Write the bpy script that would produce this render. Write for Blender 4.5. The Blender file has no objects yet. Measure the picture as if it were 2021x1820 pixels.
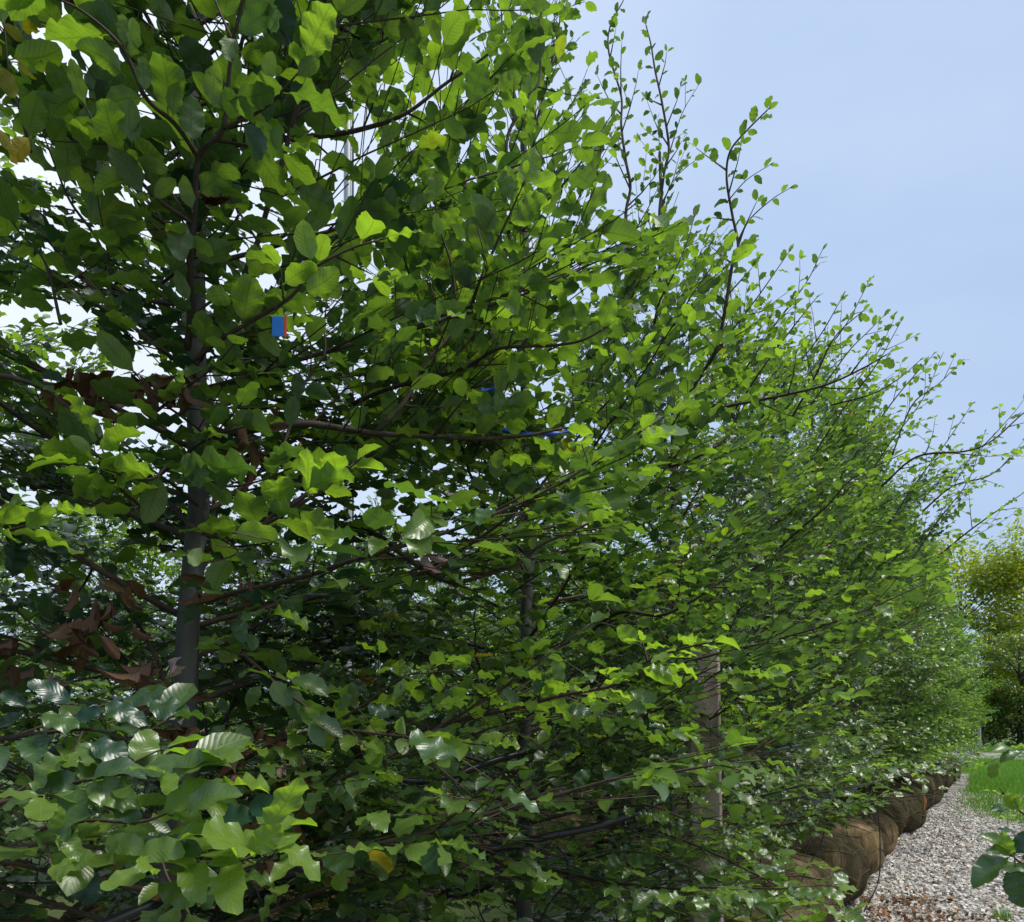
import bpy, math, random
import numpy as np
from mathutils import Vector, Matrix, Quaternion
R = math.radians
scene = bpy.context.scene
C = scene.collection

# ------------------------------------------------------------------ camera, sky, sun, exposure
cam_d = bpy.data.cameras.new('camera'); cam = bpy.data.objects.new('camera', cam_d); C.objects.link(cam)
EYE = 1.6
cam.location = (0, 0, EYE); cam.rotation_euler = (R(90), 0, 0)
cam_d.sensor_width = 36; cam_d.lens = 26.37; cam_d.shift_y = 0.2528
cam_d.clip_start = 0.05; cam_d.clip_end = 3000
scene.camera = cam
scene.view_settings.view_transform = 'Standard'; scene.view_settings.look = 'None'
scene.view_settings.gamma = 1; scene.view_settings.use_curve_mapping = False
scene.view_settings.exposure = 1.15

SUN_EL, SUN_AZ = R(60), R(105)       # azimuth measured from +Y, negative = to the left
world = bpy.data.worlds.new('World'); scene.world = world; world.use_nodes = True
nt = world.node_tree; nt.nodes.clear()
N = nt.nodes.new; Lk = nt.links.new
sky = N('ShaderNodeTexSky'); sky.sky_type = 'NISHITA'; sky.sun_disc = False
sky.sun_elevation = SUN_EL; sky.sun_rotation = SUN_AZ
sky.air_density = 1.0; sky.dust_density = 3.0; sky.ozone_density = 1.5
bg = N('ShaderNodeBackground'); bg.inputs[1].default_value = 0.06
# thin even overcast layer in front of the blue
bg2 = N('ShaderNodeBackground'); bg2.inputs[1].default_value = 1.0
tc = N('ShaderNodeTexCoord')
vd = N('ShaderNodeVectorMath'); vd.operation = 'DOT_PRODUCT'
sd = Vector((math.sin(R(-40))*math.cos(R(35)), math.cos(R(-40))*math.cos(R(35)), math.sin(R(35))))   # thinner, whiter cloud on this side
vd.inputs[1].default_value = sd
Lk(tc.outputs['Generated'], vd.inputs[0])
cr = N('ShaderNodeValToRGB')
cr.color_ramp.elements[0].position = 0.0; cr.color_ramp.elements[0].color = (0.222, 0.290, 0.405, 1)
cr.color_ramp.elements[1].position = 1.0; cr.color_ramp.elements[1].color = (0.47, 0.51, 0.56, 1)
e = cr.color_ramp.elements.new(0.72); e.color = (0.252, 0.325, 0.445, 1)
e = cr.color_ramp.elements.new(0.88); e.color = (0.335, 0.395, 0.495, 1)
Lk(vd.outputs['Value'], cr.inputs[0])
cn = N('ShaderNodeTexNoise'); cn.inputs['Scale'].default_value = 2.2; cn.inputs['Detail'].default_value = 5; cn.inputs['Distortion'].default_value = .6
cmp_ = N('ShaderNodeMapping'); cmp_.inputs['Scale'].default_value = (1, 1, 3); Lk(tc.outputs['Generated'], cmp_.inputs[0]); Lk(cmp_.outputs[0], cn.inputs[0])
cc = N('ShaderNodeValToRGB'); cc.color_ramp.elements[0].position = .3; cc.color_ramp.elements[0].color = (.93, .95, .98, 1); cc.color_ramp.elements[1].position = .75; cc.color_ramp.elements[1].color = (1.09, 1.06, 1.03, 1)
Lk(cn.outputs[0], cc.inputs[0]); cmx = N('ShaderNodeMix'); cmx.data_type = 'RGBA'; cmx.blend_type = 'MULTIPLY'; cmx.inputs[0].default_value = 1
Lk(cr.outputs[0], cmx.inputs[6]); Lk(cc.outputs[0], cmx.inputs[7]); Lk(cmx.outputs[2], bg2.inputs[0])
mx = N('ShaderNodeMixShader'); mx.inputs[0].default_value = 0.86
wo = N('ShaderNodeOutputWorld')
Lk(sky.outputs[0], bg.inputs[0]); Lk(bg.outputs[0], mx.inputs[1]); Lk(bg2.outputs[0], mx.inputs[2]); Lk(mx.outputs[0], wo.inputs[0])

sun_d = bpy.data.lights.new('sun', 'SUN'); sun = bpy.data.objects.new('sun', sun_d); C.objects.link(sun)
sun_d.energy = 1.9; sun_d.angle = R(22); sun_d.color = (1.0, 0.96, 0.88)
sv = Vector((math.sin(SUN_AZ)*math.cos(SUN_EL), math.cos(SUN_AZ)*math.cos(SUN_EL), math.sin(SUN_EL)))
sun.rotation_euler = sv.to_track_quat('Z', 'Y').to_euler()
sun.location = (0, 0, 30)
try:
    scene.cycles.max_bounces = 8; scene.cycles.diffuse_bounces = 4; scene.cycles.transmission_bounces = 6
    scene.cycles.transparent_max_bounces = 8; scene.cycles.use_denoising = True
except Exception: pass

# ------------------------------------------------------------------ the plan of the place
TH = R(32.8)                                      # the rows run this far right of straight ahead
RD = Vector((math.sin(TH), math.cos(TH), 0))      # along the row
ND = Vector((-math.cos(TH), math.sin(TH), 0))     # to the left of the path
def on_row(s, d, z=0): return RD*s + ND*d + Vector((0, 0, z))
F = 1480.2
def at(px, py, y):                                # a sight line of the photograph, at y metres ahead
    return Vector(((px-1010.5)/F*y, y, EYE+(1421-py)/F*y))

# ------------------------------------------------------------------ materials
def mat(name):
    m = bpy.data.materials.new(name); m.use_nodes = True
    return m, m.node_tree, m.node_tree.nodes['Principled BSDF']
def nd(t, kind, **kw):
    n = t.nodes.new(kind)
    for k, v in kw.items(): setattr(n, k, v)
    return n
def math_n(t, op, a, b=None, clamp=False):
    n = nd(t, 'ShaderNodeMath', operation=op); n.use_clamp = clamp
    for i, v in enumerate((a, b)):
        if v is None: continue
        if isinstance(v, (int, float)): n.inputs[i].default_value = v
        else: t.links.new(v, n.inputs[i])
    return n.outputs[0]
def mixc(t, f, a, b, blend='MIX'):
    n = nd(t, 'ShaderNodeMix', data_type='RGBA', blend_type=blend)
    for sock, v in ((n.inputs[0], f), (n.inputs[6], a), (n.inputs[7], b)):
        if isinstance(v, (int, float)): sock.default_value = v
        elif isinstance(v, tuple): sock.default_value = v
        else: t.links.new(v, sock)
    return n.outputs[2]
def ramp(t, fac, stops):
    n = nd(t, 'ShaderNodeValToRGB'); el = n.color_ramp.elements
    el[0].position, el[0].color = stops[0][0], (*stops[0][1], 1)
    el[1].position, el[1].color = stops[-1][0], (*stops[-1][1], 1)
    for p, c in stops[1:-1]:
        e = el.new(p); e.color = (*c, 1)
    if fac is not None: t.links.new(fac, n.inputs[0])
    return n.outputs[0]

def leaf_material(name, stops, young, trans_gain=1.08, trans_mix=0.36, rough=0.33, dry=False):
    m, t, p = mat(name); L = t.links.new
    uv = nd(t, 'ShaderNodeUVMap'); sep = nd(t, 'ShaderNodeSeparateXYZ'); L(uv.outputs[0], sep.inputs[0])
    u, v = sep.outputs[0], sep.outputs[1]
    av = math_n(t, 'MULTIPLY', math_n(t, 'ABSOLUTE', math_n(t, 'SUBTRACT', v, 0.5)), 2.0)
    ph = math_n(t, 'SUBTRACT', math_n(t, 'MULTIPLY', u, 9.0), math_n(t, 'MULTIPLY', av, 2.0))
    fr = math_n(t, 'FRACT', ph)
    tri = math_n(t, 'MULTIPLY', math_n(t, 'ABSOLUTE', math_n(t, 'SUBTRACT', fr, 0.5)), 2.0)   # 1 at the vein
    vein = math_n(t, 'MULTIPLY', math_n(t, 'SUBTRACT', tri, 0.78, True), 4.0, True)
    mid = math_n(t, 'MULTIPLY', math_n(t, 'SUBTRACT', 0.09, av, True), 12.0, True)
    veins = math_n(t, 'MAXIMUM', vein, mid)
    at_t = nd(t, 'ShaderNodeAttribute', attribute_name='tint')
    at_y = nd(t, 'ShaderNodeAttribute', attribute_name='young')
    oi = nd(t, 'ShaderNodeObjectInfo'); oc = nd(t, 'ShaderNodeSeparateColor'); L(oi.outputs['Color'], oc.inputs[0])
    tint = math_n(t, 'ADD', at_t.outputs['Fac'], oc.outputs[0], True)
    yg = math_n(t, 'ADD', at_y.outputs['Fac'], oc.outputs[1], True)
    base = ramp(t, tint, stops)
    base = mixc(t, yg, base, (*young, 1))
    ns = nd(t, 'ShaderNodeTexNoise'); ns.inputs['Scale'].default_value = 60; ns.inputs['Detail'].default_value = 2
    blot = ramp(t, ns.outputs[0], [(0.3, (.78, .82, .8)), (0.7, (1.12, 1.08, 1.05))])
    base = mixc(t, 1.0, base, blot, 'MULTIPLY')
    sp = nd(t, 'ShaderNodeTexVoronoi'); sp.inputs['Scale'].default_value = 45
    spf = math_n(t, 'MULTIPLY', math_n(t, 'SUBTRACT', .16, sp.outputs['Distance'], True), 12.0, True)
    n9 = nd(t, 'ShaderNodeTexNoise'); n9.inputs['Scale'].default_value = 7
    base = mixc(t, math_n(t, 'MULTIPLY', spf, math_n(t, 'MULTIPLY', math_n(t, 'SUBTRACT', n9.outputs[0], .52, True), 9.0, True)), base, (.07, .045, .015, 1))
    geo = nd(t, 'ShaderNodeNewGeometry'); back = geo.outputs['Backfacing']
    top = mixc(t, math_n(t, 'MULTIPLY', veins, 0.35), base, mixc(t, 1.0, base, (2.1, 1.7, 1.5, 1), 'MULTIPLY'))
    und = mixc(t, 1.0, base, (1.5, 1.35, 2.0, 1), 'MULTIPLY')
    und = mixc(t, math_n(t, 'MULTIPLY', veins, 0.45), und, (.06, .055, .02, 1))
    col = mixc(t, back, top, und)
    L(col, p.inputs['Base Color'])
    rg = mixc(t, back, (rough,)*3+(1,), (0.55,)*3+(1,)); L(rg, p.inputs['Roughness'])
    p.inputs['Specular IOR Level'].default_value = 0.25 if dry else 0.75
    hgt = math_n(t, 'SUBTRACT', 1.0, math_n(t, 'MAXIMUM', math_n(t, 'MULTIPLY', tri, tri), mid))
    bp = nd(t, 'ShaderNodeBump'); bp.inputs['Strength'].default_value = 0.11; bp.inputs['Distance'].default_value = 0.0025
    L(hgt, bp.inputs['Height']); L(bp.outputs[0], p.inputs['Normal'])
    tr = nd(t, 'ShaderNodeBsdfTranslucent'); L(bp.outputs[0], tr.inputs['Normal'])
    tc_ = mixc(t, 1.0, base, (2.9*trans_gain, 3.1*trans_gain, .75*trans_gain, 1), 'MULTIPLY')
    tc_ = mixc(t, math_n(t, 'MULTIPLY', veins, 0.5), tc_, mixc(t, 1.0, tc_, (.35, .35, .35, 1), 'MULTIPLY'))
    L(tc_, tr.inputs[0])
    ms = nd(t, 'ShaderNodeMixShader'); L(math_n(t, 'ADD', math_n(t, 'MULTIPLY', yg, trans_mix*.62), trans_mix*.62), ms.inputs[0])
    L(p.outputs[0], ms.inputs[1]); L(tr.outputs[0], ms.inputs[2])
    L(ms.outputs[0], t.nodes['Material Output'].inputs[0])
    return m
M = {}
M['leaf'] = leaf_material('beech_leaf',
    [(0.0, (.010, .038, .026)), (.35, (.018, .056, .034)), (.65, (.033, .084, .036)), (.92, (.072, .130, .034)), (.965, (.20, .22, .012)), (1.0, (.36, .24, .015))],
    (.150, .235, .042))
M['leaf_far'] = leaf_material('yellowing_leaf',
    [(0.0, (.06, .11, .022)), (.45, (.11, .17, .026)), (.75, (.19, .24, .03)), (1.0, (.40, .35, .03))], (.20, .26, .03))
M['dead'] = leaf_material('dead_leaf', [(0.0, (.07, .032, .012)), (.4, (.13, .065, .026)), (.8, (.22, .13, .065)), (1.0, (.34, .26, .18))],
    (.2, .1, .05), trans_gain=.35, trans_mix=.18, rough=.6, dry=True)

def bark_material(name, c1, c2, scale=40, rough=.75):
    m, t, p = mat(name); L = t.links.new
    g = nd(t, 'ShaderNodeTexCoord'); mp = nd(t, 'ShaderNodeMapping'); mp.inputs['Scale'].default_value = (1, 1, .35)
    L(g.outputs['Object'], mp.inputs[0])
    n = nd(t, 'ShaderNodeTexNoise'); n.inputs['Scale'].default_value = scale; n.inputs['Detail'].default_value = 6; L(mp.outputs[0], n.inputs[0])
    n2 = nd(t, 'ShaderNodeTexNoise'); n2.inputs['Scale'].default_value = scale*.2; L(mp.outputs[0], n2.inputs[0])
    f = math_n(t, 'ADD', math_n(t, 'MULTIPLY', n.outputs[0], .6), math_n(t, 'MULTIPLY', n2.outputs[0], .5))
    vo = nd(t, 'ShaderNodeTexNoise'); vo.inputs['Scale'].default_value = 14; vo.inputs['Detail'].default_value = 3; L(g.outputs['Object'], vo.inputs[0])
    cb_ = mixc(t, ramp(t, vo.outputs[0], [(.56, (0, 0, 0)), (.62, (.55, .55, .55))]), ramp(t, f, [(.35, c1), (.7, c2)]), (c2[0]*1.7, c2[1]*1.75, c2[2]*1.6, 1))
    L(cb_, p.inputs['Base Color'])
    p.inputs['Roughness'].default_value = rough
    b = nd(t, 'ShaderNodeBump'); b.inputs['Strength'].default_value = .5; b.inputs['Distance'].default_value = .004
    L(n.outputs[0], b.inputs['Height']); L(b.outputs[0], p.inputs['Normal'])
    return m
M['bark'] = bark_material('beech_bark', (.020, .020, .018), (.11, .105, .09), 30)
M['twig'] = bark_material('twig_bark', (.030, .018, .013), (.075, .048, .034), 80)
M['wood'] = bark_material('weathered_wood', (.20, .15, .11), (.42, .33, .26), 18, .85)
def plain(name, col, rough=.5, metal=0.0, spec=.5):
    m, t, p = mat(name); p.inputs['Base Color'].default_value = (*col, 1)
    p.inputs['Roughness'].default_value = rough; p.inputs['Metallic'].default_value = metal; p.inputs['Specular IOR Level'].default_value = spec
    n = nd(t, 'ShaderNodeTexNoise'); n.inputs['Scale'].default_value = 25; n.inputs['Detail'].default_value = 5
    t.links.new(mixc(t, n.outputs[0], (*[c*.6 for c in col], 1), (*[min(1, c*1.3) for c in col], 1)), p.inputs['Base Color'])
    return m
M['hose'] = plain('black_polythene', (.012, .013, .015), .35)
M['blue'] = plain('blue_tape', (.01, .07, .55), .4)
M['bluetag'] = plain('blue_tag_plastic', (.015, .22, .72), .4)
M['red'] = plain('red_tag_plastic', (.75, .10, .05), .4)
M['orange'] = plain('orange_ribbon', (.85, .16, .03), .5)
M['metal'] = plain('galvanised_metal', (.42, .43, .43), .45, .5)
M['cream'] = plain('weathered_post_paint', (.34, .33, .30), .7)
M['bud'] = plain('beech_bud', (.20, .08, .03), .5)
M['twine'] = plain('sisal_twine', (.10, .07, .04), .9)

def burlap():
    m, t, p = mat('burlap'); L = t.links.new
    g = nd(t, 'ShaderNodeTexCoord')
    n = nd(t, 'ShaderNodeTexNoise'); n.inputs['Scale'].default_value = 3.5; n.inputs['Detail'].default_value = 7; n.inputs['Roughness'].default_value = .65
    L(g.outputs['Object'], n.inputs[0])
    c = ramp(t, n.outputs[0], [(.30, (.018, .015, .008)), (.42, (.050, .040, .020)), (.55, (.11, .082, .046)), (.72, (.24, .18, .115))])
    n3 = nd(t, 'ShaderNodeTexNoise'); n3.inputs['Scale'].default_value = 2.2; n3.inputs['Detail'].default_value = 4
    mp = nd(t, 'ShaderNodeMapping'); mp.inputs['Location'].default_value = (4, 2, 9); L(g.outputs['Object'], mp.inputs[0]); L(mp.outputs[0], n3.inputs[0])
    moss = ramp(t, n3.outputs[0], [(.48, (0, 0, 0)), (.66, (.8, .8, .8))])
    c = mixc(t, moss, c, (.055, .062, .016, 1))
    oi = nd(t, 'ShaderNodeObjectInfo')
    c = mixc(t, 1.0, c, ramp(t, oi.outputs['Random'], [(0, (.60, .62, .5)), (.5, (1, 1, .95)), (1, (2.0, 1.8, 1.6))]), 'MULTIPLY')
    L(c, p.inputs['Base Color']); p.inputs['Roughness'].default_value = .92; p.inputs['Specular IOR Level'].default_value = .15
    w1 = nd(t, 'ShaderNodeTexWave', wave_type='BANDS', bands_direction='Z'); w1.inputs['Scale'].default_value = 60; w1.inputs['Distortion'].default_value = 2
    w2 = nd(t, 'ShaderNodeTexNoise'); w2.inputs['Scale'].default_value = 45; w2.inputs['Detail'].default_value = 4
    L(g.outputs['Object'], w1.inputs[0]); L(g.outputs['Object'], w2.inputs[0])
    w3 = nd(t, 'ShaderNodeTexNoise'); w3.inputs['Scale'].default_value = 9; w3.inputs['Detail'].default_value = 6; w3.inputs['Distortion'].default_value = 1.5
    mp3 = nd(t, 'ShaderNodeMapping'); mp3.inputs['Scale'].default_value = (1, 1, .4); L(g.outputs['Object'], mp3.inputs[0]); L(mp3.outputs[0], w3.inputs[0])
    b = nd(t, 'ShaderNodeBump'); b.inputs['Strength'].default_value = .9; b.inputs['Distance'].default_value = .02
    L(math_n(t, 'ADD', math_n(t, 'MULTIPLY', w1.outputs[0], .15), math_n(t, 'ADD', math_n(t, 'MULTIPLY', w2.outputs[0], .5), math_n(t, 'MULTIPLY', w3.outputs[0], 3.0))), b.inputs['Height']); L(b.outputs[0], p.inputs['Normal'])
    return m
M['burlap'] = burlap()

def ground_material(name, stops, scale, det=8, bump=.01, rough=.95):
    m, t, p = mat(name); L = t.links.new
    g = nd(t, 'ShaderNodeTexCoord')
    n = nd(t, 'ShaderNodeTexNoise'); n.inputs['Scale'].default_value = scale; n.inputs['Detail'].default_value = det; n.inputs['Roughness'].default_value = .7
    L(g.outputs['Object'], n.inputs[0])
    n2 = nd(t, 'ShaderNodeTexNoise'); n2.inputs['Scale'].default_value = scale*.06; n2.inputs['Detail'].default_value = 3; L(g.outputs['Object'], n2.inputs[0])
    f = math_n(t, 'ADD', math_n(t, 'MULTIPLY', n.outputs[0], .7), math_n(t, 'MULTIPLY', n2.outputs[0], .3))
    L(ramp(t, f, stops), p.inputs['Base Color']); p.inputs['Roughness'].default_value = rough; p.inputs['Specular IOR Level'].default_value = .2
    b = nd(t, 'ShaderNodeBump'); b.inputs['Strength'].default_value = .8; b.inputs['Distance'].default_value = bump
    L(n.outputs[0], b.inputs['Height']); L(b.outputs[0], p.inputs['Normal'])
    return m
M['soil'] = ground_material('ground_soil', [(.35, (.05, .055, .025)), (.5, (.07, .10, .03)), (.65, (.10, .13, .04))], 12)
M['gravel_bed'] = ground_material('gravel_bed', [(.36, (.09, .08, .07)), (.5, (.22, .20, .18)), (.64, (.40, .38, .35))], 45, bump=.015)
M['lawn'] = ground_material('lawn_soil', [(.35, (.04, .08, .015)), (.5, (.07, .15, .02)), (.65, (.11, .20, .03))], 15)
def island_material(name, stops, rough=.85):
    m, t, p = mat(name); L = t.links.new
    a = nd(t, 'ShaderNodeAttribute', attribute_name='tint')
    c = ramp(t, a.outputs['Fac'], stops)
    n = nd(t, 'ShaderNodeTexNoise'); n.inputs['Scale'].default_value = 90; n.inputs['Detail'].default_value = 4
    c = mixc(t, 1.0, c, ramp(t, n.outputs[0], [(.3, (.7, .7, .7)), (.7, (1.15, 1.15, 1.15))]), 'MULTIPLY')
    L(c, p.inputs['Base Color']); p.inputs['Roughness'].default_value = rough; p.inputs['Specular IOR Level'].default_value = .3
    return m, t, p
M['stones'] = island_material('gravel_stones', [(0, (.19, .165, .14)), (.25, (.37, .34, .30)), (.6, (.55, .52, .47)), (.85, (.72, .70, .66)), (.93, (.32, .22, .15)), (1, (.16, .09, .06))])[0]
def grass_mat():
    m, t, p = island_material('grass_blades', [(0, (.06, .15, .015)), (.5, (.10, .24, .02)), (.85, (.17, .32, .03)), (1, (.34, .34, .10))], .6)
    tr = nd(t, 'ShaderNodeBsdfTranslucent'); tr.inputs[0].default_value = (.20, .45, .03, 1)
    ms = nd(t, 'ShaderNodeMixShader'); ms.inputs[0].default_value = .35
    t.links.new(p.outputs[0], ms.inputs[1]); t.links.new(tr.outputs[0], ms.inputs[2]); t.links.new(ms.outputs[0], t.nodes['Material Output'].inputs[0])
    return m
M['grass'] = grass_mat()

# ------------------------------------------------------------------ helpers
def link(name, me, parent=None, loc=None, col=(0, 0, 0, 1)):
    o = bpy.data.objects.new(name, me); C.objects.link(o); o.color = col
    if parent: o.parent = parent
    if loc is not None: o.location = loc
    return o
def tag(o, label=None, cat=None, group=None, kind=None):
    for k, v in (('label', label), ('category', cat), ('group', group), ('kind', kind)):
        if v: o[k] = v
    return o
def empty(name, loc, label, cat, group=None):
    o = bpy.data.objects.new(name, None); C.objects.link(o); o.location = loc; o.empty_display_size = .1
    return tag(o, label, cat, group)
def quad_mesh(name, V, Q, m, tint=None, young=None, uv=None, smooth=True):
    """numpy arrays -> mesh of quads"""
    me = bpy.data.meshes.new(name); nV, nQ = len(V), len(Q)
    me.vertices.add(nV); me.vertices.foreach_set('co', np.ascontiguousarray(V, np.float32).ravel())
    me.loops.add(nQ*4); me.loops.foreach_set('vertex_index', np.ascontiguousarray(Q, np.int32).ravel())
    me.polygons.add(nQ); me.polygons.foreach_set('loop_start', np.arange(0, nQ*4, 4, dtype=np.int32))
    try: me.polygons.foreach_set('loop_total', np.full(nQ, 4, np.int32))
    except Exception: pass
    me.polygons.foreach_set('use_smooth', np.full(nQ, smooth, bool))
    if uv is not None:
        l = me.uv_layers.new(name='UVMap'); l.data.foreach_set('uv', np.ascontiguousarray(uv, np.float32)[np.asarray(Q).ravel()].ravel())
    for nm, a in (('tint', tint), ('young', young)):
        if a is not None:
            at_ = me.attributes.new(nm, 'FLOAT', 'POINT'); at_.data.foreach_set('value', np.ascontiguousarray(a, np.float32))
    me.materials.append(m); me.update(calc_edges=True); me.validate(verbose=False)
    return me

class Tubes:
    def __init__(s): s.V = []; s.Q = []; s.n = 0
    def add(s, pts, rad, sides=5):
        k = len(pts)
        if k < 2: return
        up = Vector((.3, .2, 1)).normalized(); base = s.n
        cs = [(math.cos(2*math.pi*i/sides), math.sin(2*math.pi*i/sides)) for i in range(sides)]
        for i, p in enumerate(pts):
            d = (pts[min(i+1, k-1)] - pts[max(i-1, 0)]).normalized()
            a = d.cross(up)
            if a.length < .05: a = d.cross(Vector((1, 0, 0)))
            a.normalize(); b = d.cross(a)
            r = rad[i] if hasattr(rad, '__len__') else rad
            for c_, s_ in cs: s.V.append((p + a*(c_*r) + b*(s_*r))[:])
        for i in range(k-1):
            for j in range(sides):
                j2 = (j+1) % sides
                s.Q.append((base+i*sides+j, base+i*sides+j2, base+(i+1)*sides+j2, base+(i+1)*sides+j))
        if sides >= 4:
            for b0, rev in ((base, 1), (base+(k-1)*sides, 0)):
                q = [b0, b0+1, b0+2, b0+3] if sides == 4 else [b0, b0+1, b0+2, b0+sides-1]
                if sides > 4: 
                    for j in range(2, sides-2): s.Q.append((b0, b0+j, b0+j+1, b0) if False else (b0+sides-1, b0+j, b0+j+1, b0+j+1)) if False else None
                s.Q.append(tuple(q if not rev else q[::-1]))
        s.n += k*sides
    def mesh(s, name, m): return quad_mesh(name, np.array(s.V), np.array(s.Q), m)
def box_mesh(name, sx, sy, sz, m, bev=.004):
    import bmesh
    bm = bmesh.new(); bmesh.ops.create_cube(bm, size=1)
    for v in bm.verts: v.co = Vector((v.co.x*sx, v.co.y*sy, (v.co.z+.5)*sz))
    bmesh.ops.bevel(bm, geom=bm.edges[:], offset=bev, segments=1, affect='EDGES')
    me = bpy.data.meshes.new(name); bm.to_mesh(me); bm.free(); me.materials.append(m); return me
def spline(pts, n):
    out = []; P = [pts[0]*2-pts[1]] + list(pts) + [pts[-1]*2-pts[-2]]
    for i in range(1, len(P)-2):
        for k in range(n):
            t = k/n
            out.append(.5*((2*P[i]) + (P[i+1]-P[i-1])*t + (2*P[i-1]-5*P[i]+4*P[i+1]-P[i+2])*t*t + (3*P[i]-P[i-1]-3*P[i+1]+P[i+2])*t**3))
    out.append(pts[-1].copy()); return out

# ------------------------------------------------------------------ leaf shapes (unit length along +Y, upper face +Z)
def leaf_shape(rnd, nl, nc, curl=1.0, dead=False):
    """nl rows along the blade, nc columns each side of the midrib"""
    ph = rnd.uniform(0, 6.28); ph2 = rnd.uniform(0, 6.28); amp = rnd.uniform(.03, .095)*curl
    droop = rnd.uniform(-.06, .38)*curl; fold = rnd.uniform(-.2, .55)*curl; wd = rnd.uniform(.22, .285)
    if dead: fold = rnd.uniform(.9, 2.2); wd *= .8; amp = rnd.uniform(.05, .12); droop = rnd.uniform(.2, .6); tw = rnd.uniform(-1.2, 1.2)
    tw = (tw if dead else rnd.uniform(-.5, .5)*curl); side = rnd.uniform(-.07, .07); wk = rnd.choice([2.5, 3.0, 3.5])
    V = []; UV = []; Q = []
    st = .13
    # petiole
    for x in (-.012, .012): V.append((x, 0, 0)); UV.append((0, .5))
    for x in (-.012, .012): V.append((x, st+.03, 0)); UV.append((0, .5))
    Q.append((0, 1, 3, 2))
    b = len(V); W = 2*nc+1
    for i in range(nl+1):
        u = i/nl
        w = wd*1.0*(u**.56)*((1-u)**.66)/.42
        if i == nl: w = .004
        if i == 0: w = .02
        tooth = (1 + (.045 if nl > 10 else .03)*math.cos(math.pi*i) + .02*math.sin(u*12+ph2)) if 0 < i < nl else 1
        for j in range(-nc, nc+1):
            v = j/nc
            x = v*w*(tooth if abs(j) == nc else 1)
            y = st + u*(1-st) + (.02*abs(v) if 0 < i < nl else 0)
            zz = amp*(abs(v)**1.5)*math.sin(wk*2*math.pi*u + (ph if v > 0 else ph2)) * (1 if w > .08 else .3)
            zz += fold*abs(v)*w
            a = tw*u; xr = x*math.cos(a) - zz*math.sin(a); zr = x*math.sin(a) + zz*math.cos(a)
            V.append((xr + side*math.sin(u*3), y - .12*abs(droop)*u*u, zr - droop*u*u)); UV.append((u, .5+.5*v))
    for i in range(nl):
        for j in range(W-1):
            a = b+i*W+j; Q.append((a, a+1, a+W+1, a+W))
    return np.array(V, np.float32), np.array(Q, np.int32), np.array(UV, np.float32)
rv = random.Random(11)
NV = 10
SH = {}
SH['hi'] = [leaf_shape(rv, 13, 2) for _ in range(NV)]      # leaves seen singly
SH['mid'] = [leaf_shape(rv, 7, 1) for _ in range(NV)]
SH['lo'] = [leaf_shape(rv, 4, 1) for _ in range(NV)]
SH['tiny'] = [leaf_shape(rv, 3, 1) for _ in range(NV)]
SH['dead'] = [leaf_shape(rv, 7, 2, 1.0, True) for _ in range(NV)]
HI_MESH = []
for i, (v, q, uv) in enumerate(SH['hi']):
    HI_MESH.append(quad_mesh('leaf', v, q, M['leaf'], np.zeros(len(v)), np.zeros(len(v)), uv))
DEAD_MESH = [quad_mesh('dead_leaf', v, q, M['dead'], np.zeros(len(v)), np.zeros(len(v)), uv) for v, q, uv in SH['dead']]

class Leaves:
    """a growing list of leaf placements"""
    def __init__(s): s.p = []; s.d = []; s.n = []; s.s = []; s.y = []; s.t = []; s.b = []; s.cur = 0
    def add(s, p, d, n, size, young, tint): s.p.append(p[:]); s.d.append(d[:]); s.n.append(n[:]); s.s.append(size); s.y.append(young); s.t.append(tint); s.b.append(s.cur)
    def done(s, rng):
        s.P = np.array(s.p, np.float32).reshape(-1, 3); D = np.array(s.d, np.float32).reshape(-1, 3); Nn = np.array(s.n, np.float32).reshape(-1, 3)
        D /= np.linalg.norm(D, axis=1)[:, None]; X = np.cross(D, Nn); X /= np.maximum(1e-6, np.linalg.norm(X, axis=1))[:, None]
        Z = np.cross(X, D); s.RM = np.stack([X, D, Z], axis=2)     # columns
        s.S = np.array(s.s, np.float32); s.Y = np.array(s.y, np.float32); s.T = np.array(s.t, np.float32)
        s.K = rng.integers(0, NV, len(s.S)); s.B = np.array(s.b, np.int32)
    def pick(s, m):
        o = Leaves(); o.P, o.RM, o.S, o.Y, o.T, o.K, o.B = s.P[m], s.RM[m], s.S[m], s.Y[m], s.T[m], s.K[m], s.B[m]; return o
    def bake(s, name, lod, m):
        Vs, Qs, Us, Ts, Ys = [], [], [], [], []; off = 0
        for k in range(NV):
            i = np.nonzero(s.K == k)[0]
            if not len(i): continue
            v, q, uv = SH[lod][k]; n = len(v)
            W = np.einsum('aij,vj->avi', s.RM[i]*s.S[i][:, None, None], v) + s.P[i][:, None, :]
            Vs.append(W.reshape(-1, 3)); Qs.append((q[None] + (off + np.arange(len(i))*n)[:, None, None]).reshape(-1, 4))
            Us.append(np.tile(uv, (len(i), 1))); Ts.append(np.repeat(s.T[i], n)); Ys.append(np.repeat(s.Y[i], n)); off += n*len(i)
        if not Vs: return None
        return quad_mesh(name, np.concatenate(Vs), np.concatenate(Qs), m, np.concatenate(Ts), np.concatenate(Ys), np.concatenate(Us))

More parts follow.
